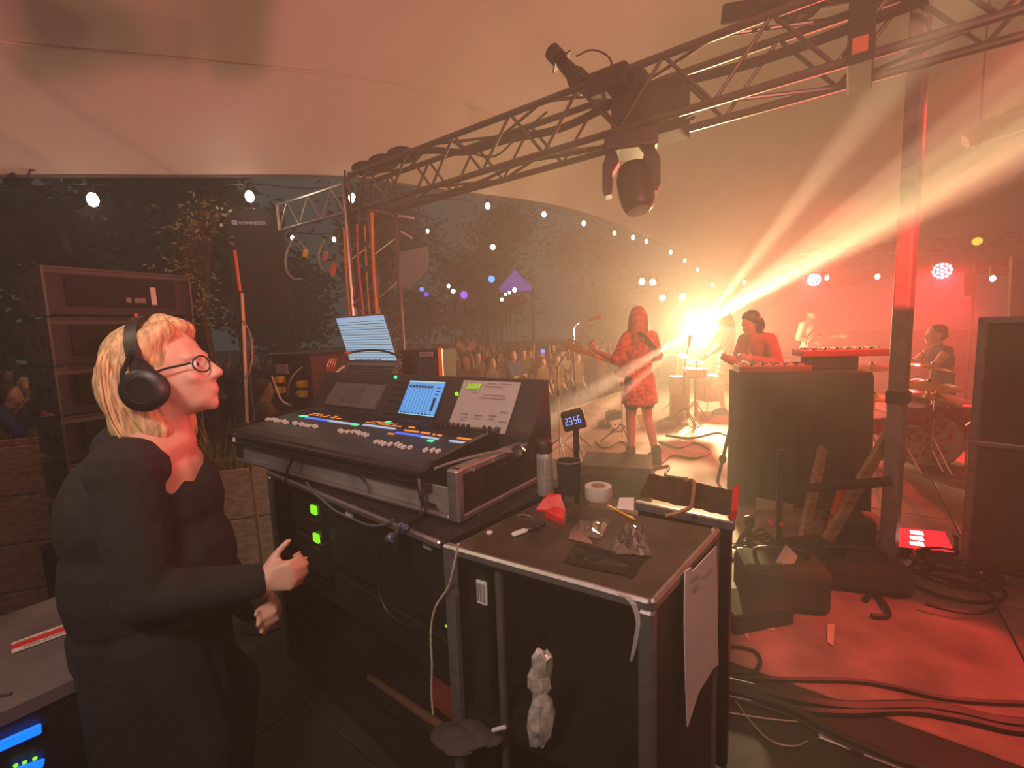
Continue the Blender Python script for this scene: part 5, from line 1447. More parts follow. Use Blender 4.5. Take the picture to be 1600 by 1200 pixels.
# ---------------------------------------------------------------- right side: big case, red floor lamp, cables, clutter
g0 = lvl(1497, 902, 0)
bf = Fr(g0, (.70, -.714, 0), (.714, .70, 0))
t_ = thing('tall_flight_case', 'tall dark flight case with pale metal edges at the right border of the stage', 'flight case', bf.p(.5, .4, 0))
hz = 1.47
bm = B(); box(bm, (.02, .02, .08), (1.2, .8, hz), bf, .01); obj('body', bm, mat('brown_laminate', (.07, .045, .03), .5, var=.3, scale=5), t_)
for a, b in ((0, 0), (1.18, 0), (0, .76)):
    bm = B(); box(bm, (a, b, .08), (a + .04, b + .04, hz + .02), bf, .008); obj('corner_post', bm, M_alu, t_)
for lo, hi in (((0, 0, hz - .02), (1.22, .03, hz + .02)), ((0, 0, hz - .02), (.03, .8, hz + .02)), ((0, 0, .08), (1.22, .03, .11)), ((0, -.004, .78), (1.22, .02, .81))):
    bm = B(); box(bm, lo, hi, bf, .006); obj('edge_profile', bm, M_alu if lo[2] > .5 else M_dark, t_)
bm = B(); box(bm, (.28, -.012, 1.12), (.44, .02, 1.19), bf, .006); la_ = obj('latch', bm, mat('worn_steel', (.4, .3, .25), .5, .5), t_)
bm = B(); box(bm, (.21, -.016, 1.13), (.27, .02, 1.18), bf, .006); obj('latch_key', bm, M_alu, la_)
for a in (.15, 1.05):
    for b in (.12, .68):
        bm = B(); cyl(bm, bf.p(a - .02, b, .042), bf.p(a + .02, b, .042), .04, n=12); obj('caster', bm, M_rubber, t_)
bm = B(); cyl(bm, at(1516, 668, 2.75), at(1553, 646, 2.62), .028, n=10); solo('red_lit_tube', bm, M_red, 'red-lit tube that leans against the tall flight case', 'tube', True)  # the red light on the tube is put into its colour
# red floor lamp
o = lvl(1440, 874, 0); fr = fz(o, -20)
t_ = thing('floor_lamp', 'red LED floor lamp shining between the tall pole and the flight case', 'stage light', o)
M_redled = glow('red_led', (1, .012, .02), 2.4)
M_redcore = glow('red_led_core', (1, .75, .62), 6)
th = math.radians(35); yy = V(fr.y) * math.cos(th) + V((0, 0, 1)) * math.sin(th); ff = Fr(o + V((0, 0, .06)), fr.x, yy, fr.x.cross(yy))
bm = B(); box(bm, (-.17, 0, -.08), (.17, .16, -.004), ff, .01); obj('housing', bm, M_black, t_)
bm = B(); box(bm, (-.16, .01, -.004), (.16, .15, .0), ff); obj('red_lens', bm, M_redled, t_)
for k in range(3):
    bm = B(); box(bm, (-.05 + .012 * k, .03 + .04 * k, .0), (.02 + .01 * k, .055 + .04 * k, .002), ff); obj('bright_led', bm, M_redcore, t_)
bm = B(); tube(bm, [fr.p(-.19, .05, .02), fr.p(-.19, .06, .14), fr.p(-.17, .06, .15)], .012, 6); obj('bracket', bm, M_black, t_)
bm = B(); tube(bm, [fr.p(.19, .05, .02), fr.p(.19, .06, .14), fr.p(.17, .06, .15)], .012, 6); obj('bracket', bm, M_black, t_)
FLOORLAMP = ff.p(0, .08, .1)
def fcab(label, pts, r, m=None, h=None, group=None): return cable(label, [lvl(x, y, (r + .002 if h is None else h)) for x, y in pts], r, m, group=group)
rr = random.Random(11)
for k in range(7):
    cx_, cy_ = 1495 + rr.uniform(-25, 25), 912 + rr.uniform(-22, 26)
    c = lvl(cx_, cy_, 0); rd = .14 + rr.random() * .08; sq = .6 + rr.random() * .4; a0 = rr.random() * 6
    pts = [c + V((rd * math.cos(a0 + a), rd * sq * math.sin(a0 + a), .012 + .012 * k)) for a in [i * 2 * PI / 12 for i in range(12)]]
    cable(('topmost', 'second', 'third', 'fourth', 'fifth', 'sixth', 'lowest')[6 - k] + ' loop of the black cable pile in front of the tall flight case', pts, .010, k=2, n=5)
fcab('black cable loop lying on the red floor left of the cable pile', [(1352, 938), (1365, 925), (1385, 950), (1386, 962), (1362, 962)], .014)
fcab('long thin cable at the top of the bundle crossing the red floor', [(1120, 1055), (1180, 1060), (1270, 1062), (1340, 1064), (1400, 1074), (1460, 1088), (1530, 1096), (1640, 1100)], .010)
fcab('thick cable bundle crossing the red floor to the right border', [(1120, 1062), (1170, 1074), (1220, 1088), (1270, 1097), (1330, 1104), (1400, 1103), (1450, 1104), (1500, 1112), (1560, 1126), (1640, 1134)], .021)
fcab('second thick cable beside the thick bundle on the red floor', [(1120, 1072), (1180, 1090), (1250, 1108), (1330, 1113), (1420, 1110), (1500, 1122), (1580, 1140), (1640, 1142)], .014)
fcab('dark cable running down to the lower right from the case corner', [(1120, 1070), (1180, 1085), (1240, 1108), (1290, 1138), (1340, 1162), (1400, 1186), (1470, 1212)], .016)
fcab('thin cable beside the dark cable at the lower right', [(1120, 1085), (1190, 1104), (1240, 1122), (1290, 1150), (1350, 1180)], .007)
fcab('thin wire in front of the black case, upper of two', [(1130, 1085), (1160, 1092), (1220, 1104), (1260, 1112)], .004, M_alu)
fcab('thin wire in front of the black case, lower of two', [(1130, 1112), (1165, 1118), (1205, 1124), (1250, 1128)], .004, M_alu)
fcab('thin hooked wire that drops below the cable bundle', [(1150, 1096), (1175, 1130), (1205, 1158), (1240, 1166), (1262, 1158)], .004, M_alu)
fcab('black cable loop beside the black case under the white card', [(1140, 1050), (1175, 1050), (1188, 1036), (1180, 1018), (1150, 1010), (1135, 1012)], .008)
a, b = lvl(1278, 1146, .0), lvl(1450, 1212, .0); e_ = (b - a).normalized()
bm = B(); box(bm, (0, -.03, .0), ((b - a).length, .03, .012), Fr(a, e_, V((-e_.y, e_.x, 0))), .003); solo('metal_strip', bm, M_alu, 'grey metal strip on the floor at the lower right', 'strip')

# clutter below the draped stand
def fbx(name, label, cat, x, y, wd, dp_, h, rot, m, bev=.01, extra=None):
    o = lvl(x, y, 0); fr = fz(o, rot)
    t = thing(name, label, cat, o)
    bm = B(); box(bm, (-wd / 2, 0, 0), (wd / 2, dp_, h), fr, bev); obj('body', bm, m, t)
    if extra: extra(t, fr, wd, dp_, h)
    return fr
def handle_top(t, fr, wd, dp_, h):
    bm = B(); tube(bm, spline([fr.p(-wd * .3, dp_ / 2, h), fr.p(-wd * .25, dp_ / 2, h + .05), fr.p(wd * .25, dp_ / 2, h + .05), fr.p(wd * .3, dp_ / 2, h)], 4), .012, 6); obj('handle', bm, M_rubber, t)
def flaps(t, fr, wd, dp_, h):
    bm = B(); box(bm, (-wd / 2 - .004, -.006, h * .7), (wd / 2 + .004, dp_ + .004, h * .78), fr); obj('strap', bm, M_dark, t)
M_bag = mat('black_bag', (.035, .03, .025), .85, var=.3, scale=9, bump=.2)
fbx('equipment_bag', 'black bag with a handle on the floor right of the pinned sheets', 'bag', 1230, 960, .42, .26, .24, -14, M_bag, .04, handle_top)
fbx('equipment_bag', 'long low black bag in front of the foot of the tall pole', 'bag', 1345, 930, .50, .24, .16, -18, M_bag, .04, handle_top)
fbx('amplifier_box', 'small black box standing left of the foot of the tall pole', 'box', 1338, 868, .22, .2, .22, -10, M_black, .008, flaps)
fbx('equipment_box', 'low black box lying in front of the draped stand, next to the black case', 'box', 1196, 985, .34, .22, .10, 12, M_matte, .008, flaps)
fbx('equipment_box', 'dark crate between the two black bags', 'box', 1290, 915, .26, .22, .20, 8, M_dark, .008, flaps)
def card(name, label, pts, m, cat='card', t=.004):
    bm = B(); p = [V(q) for q in pts]; n = (p[1] - p[0]).cross(p[2] - p[0]); n = n if n.y < 0 else -n
    slab(bm, p, n, t); return solo(name, bm, m, label, cat)
M_cardb = mat('beige_card', (.55, .48, .38), .8, var=.08)
t_ = card('white_card', 'pale card with a dark line standing on its corner against the black bag', [at(1212, 878, 2.42), at(1227, 851, 2.46), at(1246, 869, 2.44), at(1233, 895, 2.40)], M_cardb)
bm = B(); tube(bm, [at(1218, 878, 2.405), at(1231, 890, 2.395)], .004, 4); obj('dark_line', bm, M_ink, t_)
for pts, lb in (([(1181, 777), (1212, 783), (1211, 808), (1182, 806)], 'left of two sheets hanging at the foot of the draped stand'), ([(1217, 784), (1240, 788), (1240, 818), (1218, 812)], 'right of two sheets hanging at the foot of the draped stand')):
    card('hanging_sheet', lb, [onpl(x, y, kf_.p(0, -.05, 0), ey_) for x, y in pts], M_cardb, 'paper')
for pts, lb in (([(1168, 908), (1190, 905), (1192, 925), (1180, 935)], 'pale scrap of paper on the floor left of the black bag'), ([(1178, 960), (1200, 962), (1212, 985), (1196, 982)], 'pale scrap on the floor in front of the low black box'), ([(1205, 955), (1232, 952), (1232, 968), (1212, 975)], 'yellowish card on the floor in front of the black bag'), ([(1155, 965), (1168, 990), (1172, 1002), (1160, 985)], 'narrow pale scrap on the floor beside the black case'), ([(1292, 976), (1304, 976), (1302, 1010), (1293, 1004)], 'red-lit paper strip on the floor below the crate')):
    card('floor_scrap', lb, [lvl(x, y, .004) for x, y in pts], M_cardb, 'paper', .003)
# timbers leaning under the second keyboard
for a, b, lb in (((1286, 700, 3.4), (1258, 826, 3.05), 'left wooden leg of the folding trestle in front of the draped stand'), ((1402, 655, 2.95), (1318, 800, 2.9), 'long slanted wooden beam leaning against the tall pole'), ((1320, 755, 3.2), (1300, 830, 3.0), 'thin red-lit slat between the trestle leg and the slanted beam')):
    p, q = at(*a), at(*b); ax = (p - q).normalized(); 
    q = q + ax * ((0.01 - q.z) / ax.z) if q.z > .01 else q
    bm = B(); sx_ = ax.cross(V((0, 1, 0))).normalized(); box(bm, (-.035, -.018, 0), (.035, .018, (p - q).length), Fr(q, sx_, ax.cross(sx_), ax), .006)
    solo('timber', bm, M_wood if 'thin' not in lb else M_red, lb, 'timber')  # the thin slat has its red light put into the colour
# coiled cables and a stand foot beside the black case
c = lvl(1170, 868, 0)
t_ = thing('cable_stand', 'black microphone stand foot with its cables right of the black case', 'stand', c)
bm = B(); lathe(bm, [(.13, 0), (.13, .012), (.05, .03), (.016, .05), (.016, .20), (.03, .20), (.03, .26), (.012, .27)], c, n=18); obj('base', bm, M_black, t_, True)
for k in range(5):
    rd = .07 + .018 * k; pts = [c + V((.03 + rd * math.cos(a), -.03 + rd * .8 * math.sin(a),   .16 + .02 * math.sin(3 * a + k) - .025 * k)) for a in [i * 2 * PI / 14 for i in range(15)]]
    bm = B(); tube(bm, pts, .008, 5); obj('coil', bm, M_rubber, t_)
for k in range(2):
    bm = B(); ball(bm, at((1204, 1221)[k], (818, 820)[k], 2.66), .018); solo('red_stopper', bm, M_red, ('left', 'right')[k] + ' of two small red stoppers below the hanging sheets', 'stopper', True)
bm = B(); cyl(bm, lvl(1216, 905, .0), lvl(1213, 905, 0) + V((0, 0, .78)), .016, n=8); solo('short_pole', bm, M_black, 'short black pole standing between the hanging sheets', 'pole', True)

# ---------------------------------------------------------------- below and in front of the cases
o_ = F1.p(.32, .45, zf + .09)
t_ = thing('red_crate', 'red box on the bottom of the rack case', 'box', o_)
fr = Fr(o_, F1.x, F1.y)
bm = B(); box(bm, (-.14, -.13, -.0), (.16, .12, .2), fr, .012); obj('body', bm, mat('dull_red', (.32, .05, .03), .6, var=.25), t_)
bm = B(); box(bm, (-.145, -.135, .15), (.165, .125, .17), fr); obj('strap', bm, M_matte, t_)
for (a, b, lb) in (((560, 1078, 1.83), (688, 1150, 1.24), 'lower of two tubes lying slanted in front of the rack case'), ((577, 1058, 1.86), (690, 1136, 1.27), 'upper of two tubes lying slanted in front of the rack case')):
    bm = B(); p, q = at(*a), at(*b); cyl(bm, p, q, .013, n=10); t_ = solo('stand_tube', bm, M_dark if 'lower' in lb else mat('copper_tube', (.4, .25, .16), .35, .7), lb, 'tube', True)
bm = B(); r = random.Random(8)
for k in range(9): ball(bm, lvl(735 + r.uniform(-32, 36), 1150 + r.uniform(-8, 14), .425 + r.uniform(0, .02)),   .024 + r.random() * .016, 1.5, 1, .5, 10, 6)
solo('crumpled_cloth', bm, mat('grey_cloth', (.05, .043, .04), .9, var=.2, bump=.2), 'crumpled grey cloth in front of the rack case corner', 'cloth', True)
fp_ = lambda x, y, d: onpl(x, y, TF.p(0, d, 0), V((-TF.x.y, TF.x.x, 0)))
bm = B(); cyl(bm, fp_(770, 1141, -.06), fp_(789, 1136, -.06), .005, n=8); solo('white_plug', bm, M_white, 'tiny white plug low in front of the black case', 'plug', True)
# crumpled silver bag hanging in the open case
bm = B(); r = random.Random(17); rs = []
pr_ = [(1017, 846, 10), (1024, 848, 18), (1040, 847, 20), (1056, 843, 22), (1070, 843, 20), (1085, 845, 13), (1098, 847, 20), (1115, 847, 25), (1132, 845, 25), (1150, 844, 22), (1163, 840, 14)]
for y, x, wd in pr_:
    c = fp_(x, y, -.05); hw = wd / 720 * (c.y)
    rs.append([bm.verts.new(c + V((math.cos(a) * hw * r.uniform(.8, 1.1), math.sin(a) * hw * .5 * r.uniform(.6, 1.2), r.uniform(-.006, .006)))) for a in [i * 2 * PI / 14 for i in range(14)]])
skin(bm, rs); bmesh.ops.triangulate(bm, faces=bm.faces)
solo('silver_bag', bm, mat('silver_wrap', (.62, .58, .52), .28, .4, var=.5, scale=30, bump=.3), 'crumpled silver plastic bag tied in the middle at the open front of the black case', 'bag')
# cables on the front of the cases
def fc(x, y, d=.03): return onpl(x, y, F1.p(0, -d, 0), n1.normalized())
cable('pale twisted cord that falls from the table corner into the rack case', [fc(716, 850, .05), fc(708, 890, .05), fc(700, 918, .04), fc(680, 950, .04), fc(673, 990, .04), fc(675, 1040, .04), fc(674, 1080, .04), fc(677, 1118, .04)], .0032, mat('pale_cord', (.55, .45, .35), .7, var=.5, scale=200))
cable('blue-grey cable that sags below the edge of the rack case', [fc(478, 752), fc(490, 768), fc(520, 795), fc(545, 808), fc(575, 820), fc(600, 820), fc(615, 812)], .0038, mat('blue_grey_cable', (.10, .11, .15), .5, var=0))
cable('large thin loop of cable in front of the rack units', [fc(612, 850), fc(597, 862), fc(590, 890), fc(593, 925), fc(605, 955), fc(630, 975), (fc(665, 980))], .004)
cable('black cable over the silver tray, left of two', [CF.p(.93, -.03, .89), CF.p(.98, -.03, .84), CF.p(1.02, -.04, .78), CF.p(1.02, -.05, .70)], .006)
cable('black cable over the silver tray, right of two', [CF.p(-.02, -.03, .9), CF.p(-.04, -.045, .84), CF.p(-.05, -.05, .76), CF.p(-.06, -.19, .74), CF.p(-.06, -.21, .66)], .008)
cable('thin wire curving over the silver tray', [CF.p(.42, -.01, .83), CF.p(.36, -.015, .81), CF.p(.34, -.02, .765)], .003)
M_bluep = mat('blue_plug', (.09, .13, .22), .4, var=0)
for a, b, lb in (((607, 842), (622, 836), 'lower blue connector below the edge of the rack case'), ((622, 826), (640, 822), 'upper blue connector below the edge of the rack case')):
    p, q = fc(*a, .03), fc(*b, .03); ax = (q - p).normalized(); t_ = thing('power_connector', lb, 'plug', p)
    bm = B(); skin(bm, [ring(bm, p + ax * k, ax, r_, 14) for k, r_ in ((0, .010), (.008, .015), (.026, .016), (.03, .011), (.045, .009))]); obj('body', bm, M_bluep, t_, True)
    bm = B(); cyl(bm, p - ax * .003, p + ax * .004, .012, n=12); obj('ring', bm, M_alu, t_)
# gear behind the desk: rack with yellow connectors, combo amplifier
c = at(455, 592, 3.25); fr = Fr(V((c.x, c.y, 0)), (CU * -1), CV)
t_ = thing('stage_box_rack', 'black rack of cable connectors with four yellow blocks behind the mixing desk', 'rack', c)
zt = at(455, 556, 3.25).z; zb = at(455, 632, 3.25).z
bm = B(); box(bm, (-.28, .02, zb), (.22, .5, zt), fr, .01); obj('case', bm, M_lam, t_)
bm = B(); box(bm, (-.29, -.0, zt - .005), (.23, .5, zt + .018), fr, .006); obj('edge_profile', bm, M_dark, t_)
bm = B(); box(bm, (.20, -.0, zb), (.26, .5, zt), fr, .004); obj('side_panel', bm, mat('deep_red_panel', (.05, .01, .01), .6), t_)
bm = B(); box(bm, (-.22, .005, zt - .13), (-.06, .021, zt - .06), fr, .003); obj('grey_panel', bm, mat('grey_panel', (.28, .27, .26), .5), t_)
for i, (x, y) in enumerate(((440, 593), (474, 600), (440, 609), (474, 615))):
    p = onpl(x, y, fr.p(0, .0, 0), CV); q = p - fr.o; u, z = q.dot(fr.x), q.z
    bm = B(); box(bm, (u - .026, -.03, z - .024), (u + .026, .02, z + .024), fr, .004); yb_ = obj('yellow_connector', bm, M_yellow, t_)
    bm = B(); cyl(bm, fr.p(u - .04, -.02, z), fr.p(u - .024, -.02, z), .018, n=10); obj('collar', bm, M_alu, yb_)
bm = B(); box(bm, (-.2, .1, 0), (.2, .46, zb - .0), fr, .01); obj('pedestal', bm, M_matte, t_)
cable('yellow and white cable hanging left of the yellow blocks', [at(425, 588, 3.12), at(432, 606, 3.08), at(440, 625, 3.08), at(455, 634, 3.1)], .007, mat('cream_cable', (.6, .5, .3), .5, var=.5, scale=90))
cable('grey cable hanging across the front of the connector rack', [at(473, 573, 3.15), at(460, 585, 3.1), at(452, 600, 3.08), at(449, 618, 3.1)], .007, M_alu)
for k in range(4): cable(('first', 'second', 'third', 'fourth')[k] + ' red cable from the left between the connector rack and the laptop', [at(516 + 3 * k, 560, 3.1), at(510 + 4 * k, 575, 3.05), at(518 + 2 * k, 592, 3.0), at(514 + 4 * k, 612, 3.0)], .004, M_rcab)
cable('white curved cable behind the laptop keyboard', [at(538, 572, 2.85), at(526, 582, 2.8), at(520, 600, 2.75), at(517, 612, 2.75)], .008, M_white)
c = at(660, 590, 2.75); fr = Fr(V((c.x, c.y, 0)), (.97, -.24, 0), (.24, .97, 0)); zb, zt = 1.17, at(660, 546, 2.75).z
t_ = thing('combo_amplifier', 'small black amplifier with an orange edge behind the mixing desk', 'amplifier', c)
bm = B(); box(bm, (-.13, 0, zb), (.13, .24, zt), fr, .01); obj('cabinet', bm, M_matte, t_)
bm = B(); box(bm, (-.03, -.008, zb + .01), (.10, .003, zt - .05), fr, .002); gr_ = obj('grille', bm, mat('grille_cloth', (.035, .03, .028), .8, var=.5, scale=60), t_)
bm = B(); box(bm, (-.01, -.012, zt - .045), (.08, .003, zt - .015), fr, .003); obj('control_plate', bm, M_alu, t_)
bm = B(); box(bm, (.11, -.012, zb), (.135, .01, zt + .005), fr, .003); obj('corner_edge', bm, M_orange, t_)
bm = B(); box(bm, (-.16, .02, 0), (.16, .3, zb), fr, .01); obj('pedestal', bm, M_matte, t_)
# thin rods at the left end of the desk
p = at(386, 640, 2.35)
t_ = thing('microphone_stand', 'thin upright stand at the left end of the mixing desk', 'stand', V((p.x, p.y, 0)))
bm = B(); tube(bm, [V((p.x, p.y, .03)), V((p.x - .01, p.y, 1.0)), at(378, 458, 2.35)], .009, 8); obj('pole', bm, mat('red_lit_pole', (.45, .26, .18), .35, .7), t_, True)  # red light on the rod is put into its copper tone
bm = B(); lathe(bm, [(.13, 0), (.13, .015), (.03, .03), (.012, .05)], V((p.x, p.y, 0)), n=16); obj('base', bm, M_black, t_, True)
cable('thin wire beside the thin upright stand left of the desk', [at(379, 500, 2.33), at(390, 520, 2.33), at(394, 550, 2.33), at(391, 575, 2.33), at(384, 592, 2.33)], .005, mat('red_lit_pole', (.4, .2, .1)))
# ---------------------------------------------------------------- bottom left: case lid, sticker, blue lights
a, b, c_, d_ = lvl(-60, 985, .75), lvl(88, 932, .75), lvl(150, 1046, .75), lvl(-60, 1142, .75)
t_ = thing('case_with_grey_lid', 'black case with a worn grey lid at the lower left', 'flight case', V(((a + c_) / 2).to_2d().to_3d()))
bm = B(); slab(bm, [a, b, c_, d_], (0, 0, -1), .03); obj('lid', bm, mat('worn_grey', (.12, .11, .11), .6, var=.35, scale=7, bump=.1), t_)
bm = B(); slab(bm, [p * .98 + V((0, 0, -.03)) + ((a + c_) / 2) * .02 - V((0, 0, (p * .98 + ((a + c_) / 2) * .02).z - p.z)) for p in (a, b, c_, d_)], (0, 0, -1), .70); obj('body', bm, M_lam, t_)
bm = B(); ex_ = (c_ - d_).normalized(); tube(bm, [lvl(0, 1088, .752), lvl(18, 1084, .752)], .004, 4); obj('slot', bm, M_black, t_)
s0, s1 = lvl(18, 1012, .752), lvl(127, 973, .752); sx_ = (s1 - s0).normalized(); sy_ = V((-sx_.y, sx_.x, 0)); L_ = (s1 - s0).length + .03
sf = Fr(s0, sx_, sy_)
t2 = thing('sticker', 'red and white sticker strip on the grey case lid', 'sticker', s0)
bm = B(); box(bm, (0, -.036, 0), (L_, .026, .0015), sf); obj('backing', bm, M_white, t2)
bm = B(); box(bm, (.0, -.015, .0015), (L_, .010, .0025), sf); obj('red_band', bm, M_red, t2)
bm = B()
for k, (x_, w_, y_) in enumerate([(.008, .009, .013), (.020, .007, .014), (.030, .010, .013), (.045, .006, .014), (.054, .012, .014), (.078, .016, .015), (.02, .03, -.022), (.055, .012, -.021), (.07, .026, -.022), (.10, .02, -.021), (.02, .05, -.030), (.075, .03, -.030)]):
    box(bm, (x_, y_, .0016), (x_ + w_, y_ + .003, .0022), sf)
sp(obj('print_marks', bm, M_ink, t2), kind='stuff')
M_bl = glow('blue_led_bar', (.0, .12, 1.0), 2.2)
fn = V((ex_.y, -ex_.x, 0)); fn = fn if fn.y < 0 else -fn
pz = d_ + fn * .004
def bar(name, x0, y0, x1, y1, h, m, label):
    p, q = onpl(x0, y0, pz, fn), onpl(x1, y1, pz, fn)
    bm = B(); e = (q - p).normalized(); z = e.cross(fn); box(bm, (0, 0, -h / 2), ((q - p).length, .008, h / 2), Fr(p, e, fn, z), .002)
    return solo(name, bm, m, label, 'light')
bar('blue_light_bar', -40, 1182, 64, 1136, .022, M_bl, 'upper blue light bar below the grey lid at the lower left')
bar('blue_light_bar', 20, 1206, 68, 1190, .018, M_bl, 'lower blue light bar below the grey lid at the lower left')
for k, (x, y) in enumerate(((20, 1196), (34, 1191), (50, 1185))): bar('green_indicator', x, y, x + 8, y - 3, .006, M_lime, ('left', 'middle', 'right')[k] + ' of three small green lights between the blue light bars')

# ---------------------------------------------------------------- loudspeaker stack on the left
M_cab = mat('speaker_paint', (.035, .033, .032), .6, var=.2, scale=14, bump=.1)
p0 = at(60, 414, 2.75); p1 = p0 + V((.53, .85, 0)).normalized() * .80
ex_ = V((p1.x - p0.x, p1.y - p0.y, 0)); wd = ex_.length; ex_.normalize(); ey_ = V((-ex_.y, ex_.x, 0))
zt = p0.z
tg = 'line array cabinets stacked left of the engineer'
for k in range(6):
    z1 = zt - .31 * k; off = .02 * k * (k > 0)
    fr = Fr(V((p0.x, p0.y, 0)) + ey_ * off * .5, ex_, ey_)
    t_ = thing('speaker_cabinet', ('topmost', 'second', 'third', 'fourth', 'fifth', 'lowest')[k] + ' black loudspeaker cabinet of the stack left of the engineer', 'speaker', fr.p(wd / 2, .25, z1 - .3), tg)
    bm = B(); rs = [[bm.verts.new(fr.p(u, v, z)) for v, z in ((0, z1 - .29), (0, z1 - .01), (.5, z1 - .035), (.5, z1 - .265))] for u in (0.012, wd - .012)]
    skin(bm, rs); bmesh.ops.recalc_face_normals(bm, faces=bm.faces); obj('cabinet', bm, M_cab, t_)
    for u in (0, wd - .012):
        bm = B(); rs = [[bm.verts.new(fr.p(uu, v, z)) for v, z in ((-.02, z1 - .3), (-.02, z1), (.51, z1 - .03), (.51, z1 - .27))] for uu in (u, u + .012)]
        skin(bm, rs); bmesh.ops.recalc_face_normals(bm, faces=bm.faces); sd_ = obj('end_plate', bm, mat('grey_steel', (.13, .13, .125), .5, .4), t_)
        for v in (.12, .32):
            bm = B(); cyl(bm, fr.p(u - .004, v, z1 - .15), fr.p(u + .016, v, z1 - .15), .035, n=10); obj('rigging_hole', bm, M_black, sd_)
    bm = B(); box(bm, (.10, -.012, z1 - .24), (wd - .10, .003, z1 - .05), fr, .004); obj('rear_panel', bm, M_matte, t_)
    bm = B(); rs = [[bm.verts.new(fr.p(u, v, z)) for v, z in ((-.015, z1 - .04), (.0, z1 - .04), (.03, z1 + .0), (.015, z1 + .004))] for u in (.012, wd - .012)]; skin(bm, rs); bmesh.ops.recalc_face_normals(bm, faces=bm.faces); obj('lit_edge', bm, MATS['grey_steel'], t_)  # pale strip added for the light along the cabinet's top edge
    if k == 0:
        bm = B(); box(bm, (wd * .68, -.016, z1 - .22), (wd * .72, -.011, z1 - .10), fr); obj('white_tag', bm, M_white, t_)
        for u in (.5, .56, .60):
            bm = B(); box(bm, (wd * u, -.016, z1 - .21), (wd * u + .03, -.011, z1 - .175), fr, .003); obj('connector', bm, mat('grey_panel', (.28, .27, .26)), t_)
    if k == 1:
        bm = B(); box(bm, (wd * .545, -.02, z1 - .16), (wd * .575, -.011, z1 + .03), fr, .003); obj('red_tag', bm, mat('faded_red', (.6, .16, .10), .6), t_)
bm = B(); box(bm, (-.06, -.02, -.7), (wd + .06, .6, zt - .31 * 6 - .004), Fr(V((p0.x, p0.y, 0)), ex_, ey_), .01); solo('bass_speaker', bm, M_cab, 'wide black bass speaker below the stack of loudspeaker cabinets', 'speaker')
bm = B(); p = at(199, 478, 2.7); q = at(201, 555, 2.7); 
p = at(236, 515, 2.7); bm.free(); bm = B(); box(bm, (-.018, -.004, -.03), (.018, .004, .03), Fr(p, ex_, ey_), .002); bm2 = bm
solo('yellow_tag', bm2, mat('yellow_tag', (.8, .7, .05), .6, var=.1), 'small yellow tag on the loudspeaker stack above the engineer\'s head', 'tag')
p = at(372, 425, 3.4); t_ = thing('red_marker_rod', 'red rod rising behind the loudspeaker stack, left of the black banner', 'rod', V((p.x, p.y, -.7)))
bm = B(); cyl(bm, V((p.x, p.y, -.7)), V((p.x, p.y, at(365, 455, 3.4).z)), .018, n=8); obj('post', bm, M_dark, t_)
bm = B(); cyl(bm, V((p.x, p.y, at(365, 455, 3.4).z)), V((p.x - .01, p.y, at(365, 392, 3.4).z)), .011, n=8); obj('red_tip', bm, mat('faded_red', (.6, .16, .10), .6), t_)

# black banner box with lettering, seen left of the ladder truss
c = at(395, 380, 6.4); fr = Fr(c, (.96, .26, 0), (-.26, .96, 0))
t_ = thing('black_banner', 'large black panel with a small white logo and lettering left of the ladder truss', 'banner', fr.p(0, 0, -.9))
bm = B(); box(bm, (-.32, 0, -1.1), (.42, .06, .44), fr, .01); obj('panel', bm, mat('banner_cloth', (.02, .02, .024), .8, var=.1), t_)
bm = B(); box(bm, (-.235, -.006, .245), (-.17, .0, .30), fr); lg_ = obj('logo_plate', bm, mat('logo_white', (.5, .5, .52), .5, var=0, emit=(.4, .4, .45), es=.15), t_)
bm = B(); tube(bm, [fr.p(-.225, -.008, .255), fr.p(-.212, -.008, .285), fr.p(-.198, -.008, .258), fr.p(-.182, -.008, .29)], .005, 4); obj('logo_wave', bm, M_black, lg_)
text('lettering', 'SENNHEISER', fr.p(-.15, -.008, .25), fr.x, (0, 0, 1), .062, MATS['logo_white'], t_)
for u in (-.3, .4):
    bm = B(); box(bm, (u - .015, .06, -3.2), (u + .015, .09, .44), fr); obj('post', bm, M_dark, t_)
bm = B(); box(bm, (-.018, -.01, -.02), (.018, .0, .02), Fr(at(346, 352, 6.3), fr.x, fr.y)); solo('white_sign', bm, MATS['logo_white'], 'tiny white sign left of the lettered black panel', 'sign')

# two cable loops and tags below the ladder truss
for (pts, lb) in (([(480, 392), (462, 372), (448, 395), (447, 420), (458, 435), (472, 436)], 'left cable loop hanging below the ladder truss'), ([(506, 375), (498, 395), (500, 415), (512, 425), (520, 410)], 'right cable loop hanging below the ladder truss')):
    cable(lb, [at(x, y, 6.0) for x, y in pts], .014, mat('grey_cable', (.25, .24, .22), .5, var=.6, scale=40))
for (x, y, m, lb, hh) in ((477, 396, M_yellow, 'yellowish tag hanging below the ladder truss', .05), (521, 421, M_orange, 'orange tag hanging below the ladder truss beside the tower', .08), (508, 400, MATS['faded_red'], 'faded red tag below the ladder truss', .06)):
    bm = B(); box(bm, (-.03, -.01, -hh), (.03, .01, hh), Fr(at(x, y, 5.9), (.9, 0, -.3), (0, 1, 0), (.3, 0, .9)), .006); solo('hanging_tag', bm, m, lb, 'tag')

